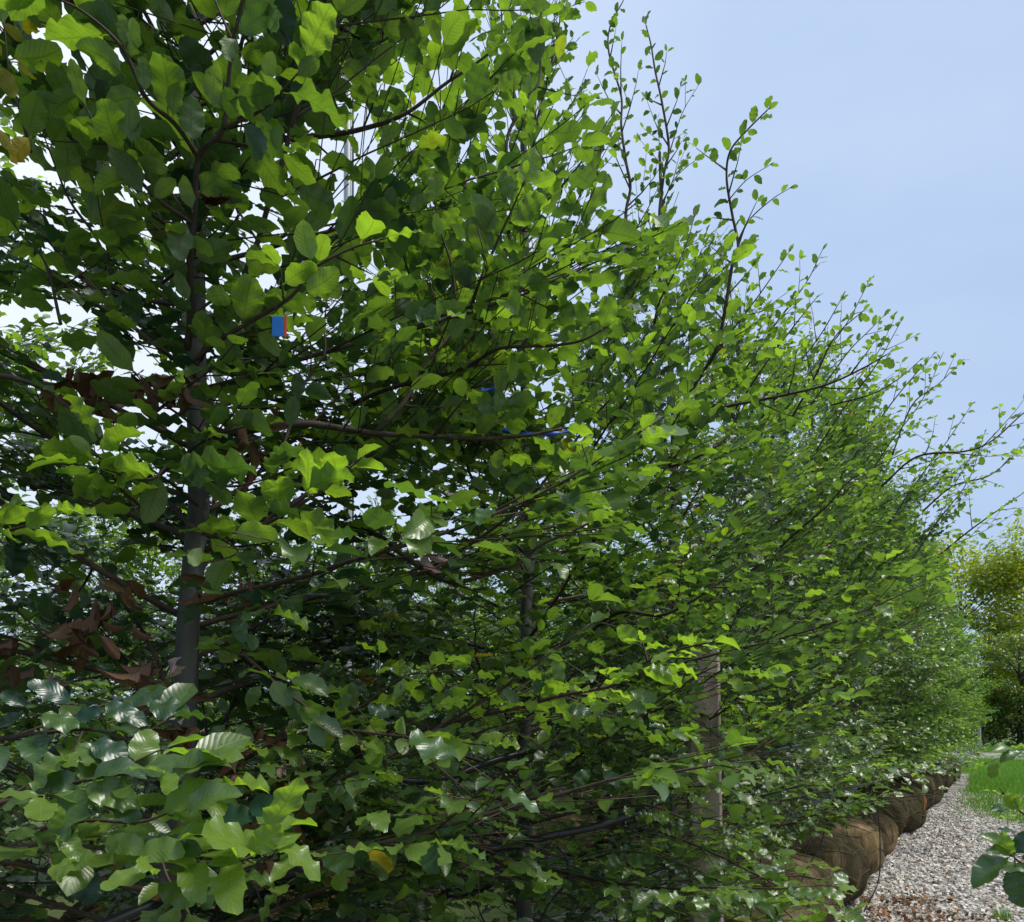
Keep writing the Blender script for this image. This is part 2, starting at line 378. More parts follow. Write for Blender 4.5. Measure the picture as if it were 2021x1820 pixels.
UP = Vector((0, 0, 1))
def leaf_on(Lv, rnd, p, td, side, size, young, pn, facing=0.0, cam_dir=None):
    """one leaf at p on a twig running along td; side -1/0/1; pn = normal of the spray"""
    lat = pn.cross(td)
    if lat.length < .01: lat = Vector((1, 0, 0))
    lat.normalize()
    a = R(rnd.uniform(38, 68)) if side else R(rnd.uniform(-12, 12))
    d = td*math.cos(a) + lat*(side if side else 1)*math.sin(a)
    d = d + Vector((rnd.gauss(0, .13), rnd.gauss(0, .13), rnd.gauss(-.07, .17)))
    n = pn*.75 + UP*.35 + Vector((rnd.gauss(0, .34), rnd.gauss(0, .34), rnd.gauss(0, .15)))
    if facing and cam_dir is not None: n = n.normalized()*(1-facing) + cam_dir*facing
    tint = rnd.random()*.93
    if rnd.random() < .012: tint = rnd.uniform(.93, 1)
    Lv.add(p, d, n, size*rnd.uniform(.58, 1.16), max(0, young + rnd.gauss(0, .12)), tint)

def grow(Tb, Lv, rnd, p, d, L, r, level, pn, q, lift=.0, size=.068, young=.0, gap=1.0):
    """a shoot and everything on it.  q: detail 0 (near) .. 2 (far)"""
    step = (.042 if level else .062)
    n = max(2, int(L/step)); st = L/n
    pts = [p.copy()]; dd = d.normalized(); dirs = [dd.copy()]
    lat = pn.cross(dd)
    if lat.length < .01: lat = Vector((1, 0, 0))
    lat.normalize()
    for i in range(n):
        zig = (.17 if level else .11)*(1 if i % 2 else -1)
        dd = (dd + lat*zig + Vector((rnd.gauss(0, .05), rnd.gauss(0, .05), rnd.gauss(lift, .045)))).normalized()
        p = p + dd*st; pts.append(p.copy()); dirs.append(dd.copy())
    rad = [max(.0011, r*(1-.78*i/n)) for i in range(n+1)]
    if level == 0: Tb.add(pts, rad, 5 if q < 2 else 3)
    else:
        k_ = list(range(0, n, 2 if q < 1 else 3)) + [n]; Tb.add([pts[i] for i in k_], [rad[i] for i in k_], 3)
    for i in range(1, n+1):
        f = i/n; side = 1 if i % 2 else -1; td = dirs[i]
        if level == 0:
            if f > .10 and i < n:
                for sd in ((side,) if rnd.random() < .75 else (side, -side)):
                    rem = L*(1-f)
                    cl = (.10 + .50*rem)*rnd.uniform(.65, 1.2)*(1 if f > .25 else .7)
                    cl = min(cl, .48)
                    a = R(rnd.uniform(35, 62))
                    cd = td*math.cos(a) + (pn.cross(td)).normalized()*sd*math.sin(a) + Vector((0, 0, rnd.gauss(.02, .14)))
                    grow(Tb, Lv, rnd, pts[i], cd, cl, rad[i]*.55, 1, (pn + Vector((rnd.gauss(0, .15), rnd.gauss(0, .15), 0))).normalized(), q, lift*.5, size, young + .30*f*f, gap)
            if f > .45: leaf_on(Lv, rnd, pts[i], td, side, size, young+.45*f*f, pn)
        else:
            if rnd.random() < .95/gap: leaf_on(Lv, rnd, pts[i], td, side, size*(1 if f < .8 else .85), young+.25*f, pn)
            if level == 1 and L > .2 and i % 2 == 0 and f < .75:
                a = R(rnd.uniform(35, 55))
                cd = td*math.cos(a) + (pn.cross(td)).normalized()*side*math.sin(a) + Vector((0, 0, rnd.gauss(.0, .12)))
                grow(Tb, Lv, rnd, pts[i], cd, min(.22, .05+.5*L*(1-f)), rad[i]*.6, 2, pn, q, lift*.5, size, young+.1, gap)
    leaf_on(Lv, rnd, pts[-1], dirs[-1], 0, size*.85, young+.5, pn)
    return pts

def build_tree_data(seed, H, reach, q, nb=46, h0=.75, base=Vector((0, 0, 0)), leaders=2, path_reach=1.0, size=.068, lean=(0, 0), skip=None, tr_r=.026):
    """returns trunk Tubes, list of branch Tubes, Leaves, all in the tree's own frame"""
    rnd = random.Random(seed)
    trunk = Tubes(); br = []; Lv = Leaves()
    n = 16; pts = []; x = y = 0
    for i in range(n+1):
        t = i/n; x += rnd.gauss(0, .011); y += rnd.gauss(0, .011)
        pts.append(Vector((x + lean[0]*t, y + lean[1]*t, .45 + (H-.45)*t)))
    trunk.add(pts, [tr_r*(1-.82*(i/n)**1.1)+.002 for i in range(n+1)], 8)
    def tp(h):
        t = max(0, min(.999, (h-.45)/(H-.45)))*n; i = int(t); return pts[i].lerp(pts[i+1], t-i)
    az = rnd.uniform(0, 6.28)
    for i in range(nb):
        f = (i+rnd.uniform(-.3, .3))/nb; f = max(0, min(1, f))
        h = h0 + (H-h0-.12)*f**1.12; az += 2.4 + rnd.gauss(0, .35)
        prof = reach*(.82 + .36*math.sin(math.pi*min(1, f*1.25)**.9))*(1 if f < .55 else 1-.72*(f-.55)/.45)
        L = prof*rnd.uniform(.72, 1.12)*(1 if h0 < .9 else min(1, .55+(h-h0)*.9))
        el = R((2 if h0 < .9 else 10) + 30*min(1, f*1.6) + 28*max(0, f-.45)/.55 + rnd.gauss(0, 8))
        d = Vector((math.cos(az)*math.cos(el), math.sin(az)*math.cos(el), math.sin(el)))
        tow = -(d.x*ND.x + d.y*ND.y)                 # towards the path
        if tow > .3: L *= path_reach
        if skip and skip(h, d): continue
        tb = Tubes(); Lv.cur = len(br)
        hor = Vector((-math.sin(az), math.cos(az), 0)); pn = hor.cross(d)*-1
        if pn.z < 0: pn = -pn
        pn = (pn.normalized() + Vector((rnd.gauss(0, .22), rnd.gauss(0, .22), 0))).normalized()
        grow(tb, Lv, rnd, tp(h), d, L, .0072*(.5+.5*L/reach)*(1-.45*f), 0, pn, q, .012, size, .02+.25*max(0, f-.4))
        br.append(tb)
    for k in range(leaders):
        tb = Tubes(); a = rnd.uniform(0, 6.28); Lv.cur = len(br)
        grow(tb, Lv, rnd, tp(H-.35-.2*k), Vector((math.cos(a)*.22, math.sin(a)*.22, 1)), rnd.uniform(.5, .9), .008, 0, Vector((rnd.gauss(0, 1), rnd.gauss(0, 1), .2)).normalized(), q, .05, size*.75, .1, 1.5)
        br.append(tb)
    return trunk, br, Lv

# ------------------------------------------------------------------ root balls
def ball_mesh(seed):
    rnd = random.Random(seed); nu, nv = 90, 30
    phs = [(rnd.randint(3, 13), rnd.uniform(0, 6.28), rnd.uniform(.3, 1)) for _ in range(7)]
    V = []; Q = []
    rr, hh = rnd.uniform(.46, .52), rnd.uniform(.54, .62)
    for j in range(nv+1):
        t = j/nv; ph = math.pi*t
        for i in range(nu):
            a = 2*math.pi*i/nu
            top = max(0, 1-t*2.1)
            c = math.cos(ph); s_ = math.sin(ph)
            z = hh*(.5 + .5*math.copysign(abs(c)**.80, c)); rad = rr*s_**.62
            if t < .12: rad = .05 + (rad-.05)*(t/.12)**1.1 if rad > .05 else rad
            pl = sum(w*math.sin(k*a + p_ + 3.2*t*math.sin(p_*3)) for k, p_, w in phs)/3.0
            sharp = -abs(math.sin(a*9 + phs[0][1] + t*2.2*math.sin(phs[1][1])))**.5
            d = 1 + .06*pl + (.085+.08*top)*(sharp+.5)*s_ + .04*math.sin(3*a+7*t+phs[2][1])
            V.append((rad*d*math.cos(a), rad*d*math.sin(a), z + .018*pl*s_ + (.10*max(0, 1-t/.07) if t < .07 else 0)))
    for j in range(nv):
        for i in range(nu):
            i2 = (i+1) % nu; Q.append((j*nu+i, (j+1)*nu+i, (j+1)*nu+i2, j*nu+i2))
    me = quad_mesh('root_ball', np.array(V), np.array(Q), M['burlap'])
    # twine: two girdles and slanting laces lying on the cloth
    tb = Tubes()
    def surf(a, t):
        i = (a/(2*math.pi)*nu) % nu; i0 = int(i); j = t*nv; j0 = min(nv-1, int(j))
        g = lambda jj, ii: Vector(V[jj*nu+ii % nu])
        p = g(j0, i0).lerp(g(j0, i0+1), i-i0).lerp(g(j0+1, i0).lerp(g(j0+1, i0+1), i-i0), j-j0)
        return p + Vector((p.x, p.y, .1)).normalized()*.006
    for t0, w in ((.30, .02), (.50, .03)):
        tb.add([surf(2*math.pi*k/60, t0+w*math.sin(k*.6+seed)) for k in range(61)], .0035, 4)
    for k in range(9):
        a0 = 2*math.pi*k/9 + rnd.uniform(-.1, .1)
        tb.add([surf(a0+(.35 if k % 2 else -.35)*m_/12, .09+.45*m_/12) for m_ in range(13)], .003, 4)
    return me, tb.mesh('twine', M['twine'])
BALLS = [ball_mesh(s) for s in (3, 8, 21, 34)]

# ------------------------------------------------------------------ ground
def sheet(name, pts, z, m, kind='structure'):
    me = bpy.data.meshes.new(name); me.from_pydata([(x, y, z) for x, y in pts], [], [tuple(range(len(pts)))])
    me.materials.append(m); o = link(name, me); return tag(o, kind=kind)
g = sheet('ground', [(-1500, -1500), (1500, -1500), (1500, 1500), (-1500, 1500)], 0, M['soil'])
def rowpts(*a): return [on_row(s, d)[:2] for s, d in a]
sheet('gravel_path', rowpts((-6, 3.0), (-6, -2.6), (12.5, -2.6), (13.5, -.75), (16, -.3), (19, -.1), (26, .6), (26, 3.0)), .004, M['gravel_bed'])
sheet('lawn', rowpts((12.6, -2.6), (13.4, -.6), (14.5, .1), (16, .45), (26, .62), (26.1, 4), (70, 14), (70, -40), (12.6, -20)), .008, M['lawn'])
sheet('gravel_drive', rowpts((36, 6), (36, -25), (43, -25), (43, 6)), .012, M['gravel_bed'])

# ------------------------------------------------------------------ the row of balled beeches
# a shoot that the photograph lets one follow: points (px, py, metres ahead), radius, leaf size, spacing, youth, facing
def hero(tb, Lv, rnd, base, pts, r, size, gap, young=.2, facing=.35, f0=.1, side_twigs=0, tw_len=.14, lift=.03, upn=None):
    P = [at(*p)-base for p in pts]; S = spline(P, 6)
    tb.add(S, [max(.0010, r*(1-.7*i/(len(S)-1))) for i in range(len(S))], 6)
    Ls = [0]
    for a, b in zip(S, S[1:]): Ls.append(Ls[-1]+(b-a).length)
    T = Ls[-1]; x = T*f0; k = rnd.randint(0, 1)
    while x < T:
        j = max(1, next((i for i, l in enumerate(Ls) if l >= x), len(S)-1)); a, b = S[j-1], S[j]
        p = a.lerp(b, (x-Ls[j-1])/max(1e-6, Ls[j]-Ls[j-1])); td = (b-a).normalized(); side = 1 if k % 2 else -1
        cd = (Vector((0, 0, EYE))-(p+base)).normalized()
        pn = upn or (UP*.8 + Vector((rnd.gauss(0, .1), rnd.gauss(0, .1), 0)))
        pn = (pn*(1-facing*.6) + cd*facing*.9*(1 if p.z+base.z < EYE else -1)).normalized()
        f = x/T
        if side_twigs and k % 3 == 1 and f < .85:
            lat = pn.cross(td).normalized(); an = R(rnd.uniform(38, 60)); d = td*math.cos(an)+lat*side*math.sin(an)+UP*rnd.gauss(lift, .06)
            grow(tb, Lv, rnd, p, d, tw_len*rnd.uniform(.6, 1.3)*(1.1-.6*f), r*.5, 1, pn, 0, lift, size*.95, young+.1)
        else: leaf_on(Lv, rnd, p, td, side, size, young+.35*f, pn)
        k += 1; x += gap*rnd.uniform(.8, 1.2)
    leaf_on(Lv, rnd, S[-1], (S[-1]-S[-2]).normalized(), 0, size*.9, young+.5, pn)
    # pointed bud at the tip
    d = (S[-1]-S[-2]).normalized(); tb.add([S[-1], S[-1]+d*.006, S[-1]+d*.016], [.0012, .0022, .0004], 4)

HERO = {
 0: [  # the near tree on the left edge
  dict(pts=[(-60,1705,.92),(60,1668,.90),(180,1672,.88),(300,1690,.87),(420,1702,.86),(500,1690,.85),(525,1650,.84)], r=.004, size=.084, gap=.024, young=.62, facing=.30, side_twigs=1, tw_len=.10),
  dict(pts=[(-60,1600,.92),(60,1570,.92),(170,1540,.90),(260,1525,.89),(350,1512,.88),(400,1490,.88)], r=.0035, size=.084, gap=.028, young=.38, facing=.32, side_twigs=1, tw_len=.09),
  dict(pts=[(60,1640,.94),(170,1620,.92),(280,1622,.90),(370,1585,.90),(430,1560,.89)], r=.003, size=.080, gap=.028, young=.5, facing=.3),
  dict(pts=[(-60,1470,1.0),(60,1450,1.0),(180,1440,1.0),(260,1460,1.0),(330,1420,1.0)], r=.004, size=.086, gap=.032, young=.02, facing=.35, side_twigs=1),
  dict(pts=[(150,1560,1.05),(290,1640,1.02),(330,1730,1.0),(365,1790,1.0)], r=.003, size=.08, gap=.04, young=.05, facing=.35),
  dict(pts=[(-60,1055,1.05),(0,1050,1.05),(60,1035,1.03),(110,1010,1.02)], r=.003, size=.082, gap=.028, young=.6, facing=.3),
  dict(pts=[(-60,740,1.1),(20,745,1.1),(90,770,1.12),(130,800,1.12)], r=.005, size=.08, gap=.035, young=.1, facing=.3),
 ],
 1: [
  dict(pts=[(370,690,1.22),(378,600,1.18),(375,530,1.15),(384,430,1.13),(392,310,1.10),(440,255,1.08),(455,120,1.05),(478,0,1.02),(490,-80,1.0)], r=.0062, size=.082, gap=.040, young=.30, facing=.42, side_twigs=1, tw_len=.10),
  dict(pts=[(392,310,1.10),(345,245,1.06),(290,195,1.03),(250,110,1.0),(212,62,.98),(150,15,.96),(90,-10,.95)], r=.0036, size=.080, gap=.034, young=.45, facing=.48),
  dict(pts=[(440,255,1.08),(520,215,1.05),(570,165,1.03),(600,130,1.02)], r=.0028, size=.082, gap=.030, young=.35, facing=.42),
  dict(pts=[(378,440,1.13),(320,400,1.10),(270,350,1.08),(235,300,1.06),(185,240,1.05),(150,170,1.05)], r=.0034, size=.074, gap=.030, young=.38, facing=.42),
  dict(pts=[(230,560,1.2),(190,470,1.2),(140,400,1.18),(110,330,1.16),(80,250,1.15)], r=.003, size=.072, gap=.030, young=.3, facing=.35, side_twigs=1),
  dict(pts=[(120,640,1.2),(90,520,1.2),(40,460,1.2),(-20,380,1.2)], r=.003, size=.074, gap=.030, young=.3, facing=.35, side_twigs=1),
  dict(pts=[(60,300,1.12),(40,220,1.12),(20,160,1.12),(10,60,1.12)], r=.003, size=.076, gap=.030, young=.75, facing=.4),
  dict(pts=[(370,720,1.2),(440,668,1.18),(520,620,1.15),(575,585,1.13),(620,530,1.12),(690,492,1.12),(748,474,1.12)], r=.0045, size=.078, gap=.036, young=.5, facing=.4, side_twigs=1, tw_len=.09),
  dict(pts=[(290,1010,1.2),(240,965,1.15),(215,920,1.12),(195,868,1.1)], r=.003, size=.078, gap=.022, young=.85, facing=.3),
  dict(pts=[(330,920,1.15),(300,945,1.13),(255,940,1.12),(200,925,1.1),(150,915,1.1)], r=.0025, size=.074, gap=.022, young=.7, facing=.25),
  dict(pts=[(330,985,1.35),(380,1040,1.25),(430,1060,1.2),(500,1045,1.16),(570,1010,1.13),(640,965,1.12),(700,915,1.1)], r=.0045, size=.078, gap=.026, young=.6, facing=.3, f0=.3),
  dict(pts=[(330,900,1.3),(400,940,1.2),(450,960,1.16),(510,950,1.13),(560,930,1.12)], r=.003, size=.080, gap=.026, young=.45, facing=.35),
  dict(pts=[(430,1060,1.2),(470,1090,1.18),(410,1110,1.15),(385,1100,1.15)], r=.002, size=.072, gap=.03, young=.7, facing=.5),
  dict(pts=[(430,1250,1.4),(500,1310,1.3),(570,1370,1.25),(640,1420,1.22),(700,1460,1.2)], r=.0045, size=.070, gap=.022, young=.42, facing=.3, side_twigs=1, tw_len=.13),
  dict(pts=[(480,1500,1.3),(560,1460,1.25),(650,1440,1.22),(760,1450,1.2),(860,1460,1.18),(950,1470,1.16)], r=.004, size=.066, gap=.022, young=.62, facing=.3, side_twigs=1, tw_len=.12),
  dict(pts=[(640,1440,1.3),(720,1390,1.28),(790,1340,1.26),(850,1320,1.24)], r=.003, size=.064, gap=.024, young=.55, facing=.3, side_twigs=1, tw_len=.12),
  dict(pts=[(420,860,1.3),(480,850,1.3),(540,842,1.3),(600,836,1.32),(640,840,1.34),(700,850,1.36),(760,857,1.38),(860,862,1.4),(960,866,1.42),(1050,858,1.42),(1110,846,1.42)], r=.008, size=.064, gap=.040, young=.28, facing=.3, f0=.45, side_twigs=1, tw_len=.12),
  dict(pts=[(960,866,1.42),(975,835,1.41),(985,800,1.40),(1000,765,1.39)], r=.002, size=.068, gap=.018, young=.45, facing=.5),
  dict(pts=[(740,855,1.38),(800,790,1.4),(832,725,1.42),(888,660,1.45),(905,590,1.48)], r=.0055, size=.062, gap=.05, young=.2, facing=.3, side_twigs=1, tw_len=.16),
  dict(pts=[(560,880,1.25),(600,760,1.3),(640,700,1.3),(640,640,1.3),(650,560,1.32)], r=.003, size=.060, gap=.035, young=.25, facing=.3, side_twigs=1, tw_len=.12),
  dict(pts=[(620,0,1.5),(680,60,1.52),(745,85,1.55),(800,45,1.55),(870,5,1.55)], r=.004, size=.06, gap=.035, young=.15, facing=.3, side_twigs=1, tw_len=.12),
  dict(pts=[(560,275,1.5),(640,268,1.5),(715,255,1.5),(800,225,1.5),(880,165,1.5),(960,110,1.5),(1010,60,1.5)], r=.006, size=.062, gap=.036, young=.2, facing=.3, side_twigs=1, tw_len=.12),
 ],
 2: [
  dict(pts=[(930,610,1.35),(945,560,1.32),(985,470,1.3),(1012,410,1.28),(1030,370,1.27)], r=.0035, size=.066, gap=.022, young=.48, facing=.5),
  dict(pts=[(900,600,1.38),(890,520,1.36),(870,460,1.35),(860,410,1.35)], r=.003, size=.062, gap=.026, young=.4, facing=.5),
  dict(pts=[(860,640,1.4),(940,600,1.36),(1010,580,1.33),(1080,560,1.32),(1140,525,1.32)], r=.0035, size=.064, gap=.024, young=.42, facing=.3, side_twigs=1, tw_len=.1),
  dict(pts=[(690,800,1.7),(760,770,1.6),(850,745,1.52),(920,725,1.45),(980,690,1.4),(1035,684,1.37),(1095,682,1.35),(1150,672,1.33),(1190,650,1.32)], r=.0052, size=.062, gap=.030, young=.48, facing=.38, f0=.3, side_twigs=1, tw_len=.08),
  dict(pts=[(1035,684,1.37),(1045,650,1.36),(1056,600,1.36)], r=.002, size=.06, gap=.02, young=.5, facing=.45),
  dict(pts=[(687,1036,1.9),(751,1060,1.8),(800,1099,1.72),(860,1138,1.66),(902,1149,1.62),(958,1135,1.6),(1029,1110,1.58),(1064,1078,1.57),(1134,1046,1.56),(1190,1020,1.55)], r=.0075, size=.062, gap=.034, young=.3, facing=.25, f0=.5, side_twigs=1, tw_len=.13),
  dict(pts=[(850,1120,1.7),(950,1060,1.65),(1040,990,1.6),(1090,930,1.56),(1130,900,1.55)], r=.0045, size=.066, gap=.028, young=.42, facing=.38, side_twigs=1, tw_len=.10),
  dict(pts=[(780,1460,1.6),(893,1425,1.5),(1008,1400,1.43),(1109,1373,1.38),(1214,1352,1.33),(1270,1310,1.28),(1340,1282,1.24),(1400,1268,1.2)], r=.005, size=.062, gap=.020, young=.72, facing=.3, f0=.1, side_twigs=1, tw_len=.10),
  dict(pts=[(860,1490,1.6),(960,1440,1.55),(1050,1420,1.5),(1160,1410,1.5),(1250,1420,1.5)], r=.003, size=.056, gap=.026, young=.15, facing=.3, side_twigs=1, tw_len=.13),
  dict(pts=[(800,1470,1.5),(850,1510,1.45),(890,1540,1.42),(925,1580,1.4)], r=.003, size=.056, gap=.024, young=.3, facing=.3),
  dict(pts=[(960,700,1.9),(1010,420,2.0),(1000,280,2.0),(1040,200,2.0),(1066,150,2.0),(1062,60,2.0),(1075,0,2.0)], r=.006, size=.055, gap=.04, young=.25, facing=.3, side_twigs=1, tw_len=.18),
  dict(pts=[(1010,480,2.0),(1080,400,1.95),(1140,330,1.9),(1180,270,1.9),(1205,230,1.9)], r=.004, size=.052, gap=.04, young=.25, facing=.3, side_twigs=1, tw_len=.16),
  dict(pts=[(760,430,1.9),(758,330,1.9),(765,270,1.9),(740,170,1.9),(700,100,1.9)], r=.004, size=.055, gap=.04, young=.15, facing=.3, side_twigs=1, tw_len=.14),
 ],
 3: [
  dict(pts=[(1340,820,2.7),(1380,745,2.6),(1410,700,2.5),(1427,634,2.45),(1446,518,2.4),(1457,486,2.4),(1445,423,2.4),(1434,352,2.4),(1441,299,2.38),(1473,259,2.36),(1514,218,2.34)], r=.0075, size=.048, gap=.026, young=.15, facing=.25, f0=.25, side_twigs=1, tw_len=.17),
  dict(pts=[(1457,486,2.4),(1477,437,2.38),(1522,395,2.36),(1558,372,2.34)], r=.0028, size=.046, gap=.035, young=.25, facing=.4, f0=.25),
  dict(pts=[(1434,400,2.4),(1473,356,2.38),(1519,326,2.36)], r=.0022, size=.042, gap=.035, young=.2, facing=.4, f0=.25),
  dict(pts=[(1300,620,3.4),(1304,480,3.4),(1302,416,3.4),(1311,340,3.4),(1320,290,3.4),(1306,200,3.4),(1293,140,3.4),(1285,90,3.4),(1275,50,3.4)], r=.009, size=.050, gap=.030, young=.08, facing=.2, side_twigs=1, tw_len=.26, lift=.15),
  dict(pts=[(1240,620,3.4),(1241,493,3.4),(1235,423,3.4),(1244,370,3.4),(1235,317,3.4),(1226,247,3.4),(1226,190,3.4),(1202,106,3.4),(1204,53,3.4),(1230,2,3.4)], r=.009, size=.050, gap=.028, young=.08, facing=.2, side_twigs=1, tw_len=.28, lift=.15),
  dict(pts=[(1321,303,3.4),(1346,225,3.4),(1378,169,3.4)], r=.003, size=.042, gap=.06, young=.1, facing=.3, f0=.2, side_twigs=1, tw_len=.1),
  dict(pts=[(1304,416,3.4),(1332,352,3.4),(1396,299,3.4)], r=.003, size=.044, gap=.05, young=.1, facing=.3, f0=.2),
  dict(pts=[(1290,650,2.2),(1300,600,2.15),(1330,540,2.1),(1355,480,2.1),(1370,430,2.1)], r=.0035, size=.052, gap=.035, young=.35, facing=.35, side_twigs=1, tw_len=.16),
  dict(pts=[(1152,969,2.3),(1220,945,2.2),(1280,925,2.1),(1332,919,2.05),(1400,890,2.0),(1450,850,2.0)], r=.008, size=.052, gap=.04, young=.3, facing=.3, f0=.3, side_twigs=1, tw_len=.2),
  dict(pts=[(1150,1260,2.2),(1220,1210,2.0),(1300,1215,1.9),(1360,1190,1.85),(1420,1150,1.8),(1500,1090,1.8)], r=.006, size=.052, gap=.034, young=.28, facing=.3, side_twigs=1, tw_len=.2),
 ],
 4: [
  dict(pts=[(1380,840,2.9),(1411,811,2.8),(1447,800,2.7),(1539,782,2.6),(1630,760,2.5),(1703,727,2.45),(1750,700,2.4)], r=.007, size=.050, gap=.036, young=.25, facing=.3, side_twigs=1, tw_len=.22),
  dict(pts=[(1640,800,2.55),(1721,778,2.45),(1772,749,2.4),(1815,712,2.38)], r=.003, size=.046, gap=.045, young=.15, facing=.4),
  dict(pts=[(1560,830,2.9),(1610,740,2.8),(1648,665,2.75),(1703,614,2.7)], r=.005, size=.048, gap=.036, young=.3, facing=.3, side_twigs=1, tw_len=.15),
  dict(pts=[(1600,800,2.8),(1670,700,2.75),(1714,654,2.7),(1743,625,2.7)], r=.003, size=.045, gap=.036, young=.3, facing=.3, side_twigs=1, tw_len=.12),
  dict(pts=[(1540,1080,2.6),(1575,1048,2.5),(1630,1001,2.4),(1685,943,2.35),(1783,895,2.3)], r=.005, size=.052, gap=.04, young=.4, facing=.3, side_twigs=1, tw_len=.12),
  dict(pts=[(1400,1420,2.6),(1470,1385,2.5),(1560,1410,2.4),(1620,1390,2.4),(1690,1400,2.4)], r=.004, size=.05, gap=.05, young=.2, facing=.4, side_twigs=1, tw_len=.12),
  dict(pts=[(1300,1640,2.3),(1400,1680,2.2),(1500,1730,2.15),(1580,1770,2.1),(1670,1790,2.1)], r=.005, size=.070, gap=.030, young=.34, facing=.3, side_twigs=1, tw_len=.2),
  dict(pts=[(1100,1520,2.0),(1200,1500,1.9),(1290,1500,1.85),(1380,1530,1.8),(1440,1560,1.8)], r=.004, size=.068, gap=.026, young=.12, facing=.3, side_twigs=1, tw_len=.18),
  dict(pts=[(1180,1600,2.1),(1280,1590,2.0),(1360,1620,1.95),(1450,1640,1.95),(1530,1690,1.95)], r=.004, size=.068, gap=.026, young=.22, facing=.3, side_twigs=1, tw_len=.18),
  dict(pts=[(1150,1700,2.1),(1240,1680,2.0),(1330,1700,1.95),(1400,1730,1.95),(1470,1770,1.95)], r=.004, size=.068, gap=.026, young=.15, facing=.3, side_twigs=1, tw_len=.18),
  dict(pts=[(1220,1420,2.3),(1320,1400,2.2),(1400,1440,2.1),(1470,1500,2.1)], r=.004, size=.070, gap=.03, young=.12, facing=.3, side_twigs=1, tw_len=.16),
  dict(pts=[(1330,1780,2.2),(1400,1800,2.15),(1480,1830,2.1)], r=.004, size=.070, gap=.03, young=.34, facing=.3, side_twigs=1, tw_len=.18),
 ],
 5: [
  dict(pts=[(1740,960,3.9),(1809,902,3.7),(1904,891,3.5),(1958,870,3.45),(2017,818,3.4),(2060,790,3.35)], r=.006, size=.052, gap=.045, young=.25, facing=.25, f0=.1, side_twigs=1, tw_len=.26),
  dict(pts=[(1760,900,4.2),(1800,800,4.2),(1850,760,4.2),(1900,712,4.2)], r=.005, size=.048, gap=.05, young=.2, facing=.25, side_twigs=1, tw_len=.2),
 ],
 6: [
  dict(pts=[(1820,1010,4.8),(1880,960,4.7),(1950,940,4.6),(2000,900,4.6),(2050,850,4.5)], r=.006, size=.055, gap=.05, young=.3, facing=.25, side_twigs=1, tw_len=.3),
  dict(pts=[(1850,1100,4.5),(1910,1050,4.3),(1980,1000,4.2),(2040,960,4.2)], r=.006, size=.055, gap=.05, young=.35, facing=.25, side_twigs=1, tw_len=.3),
 ],
}
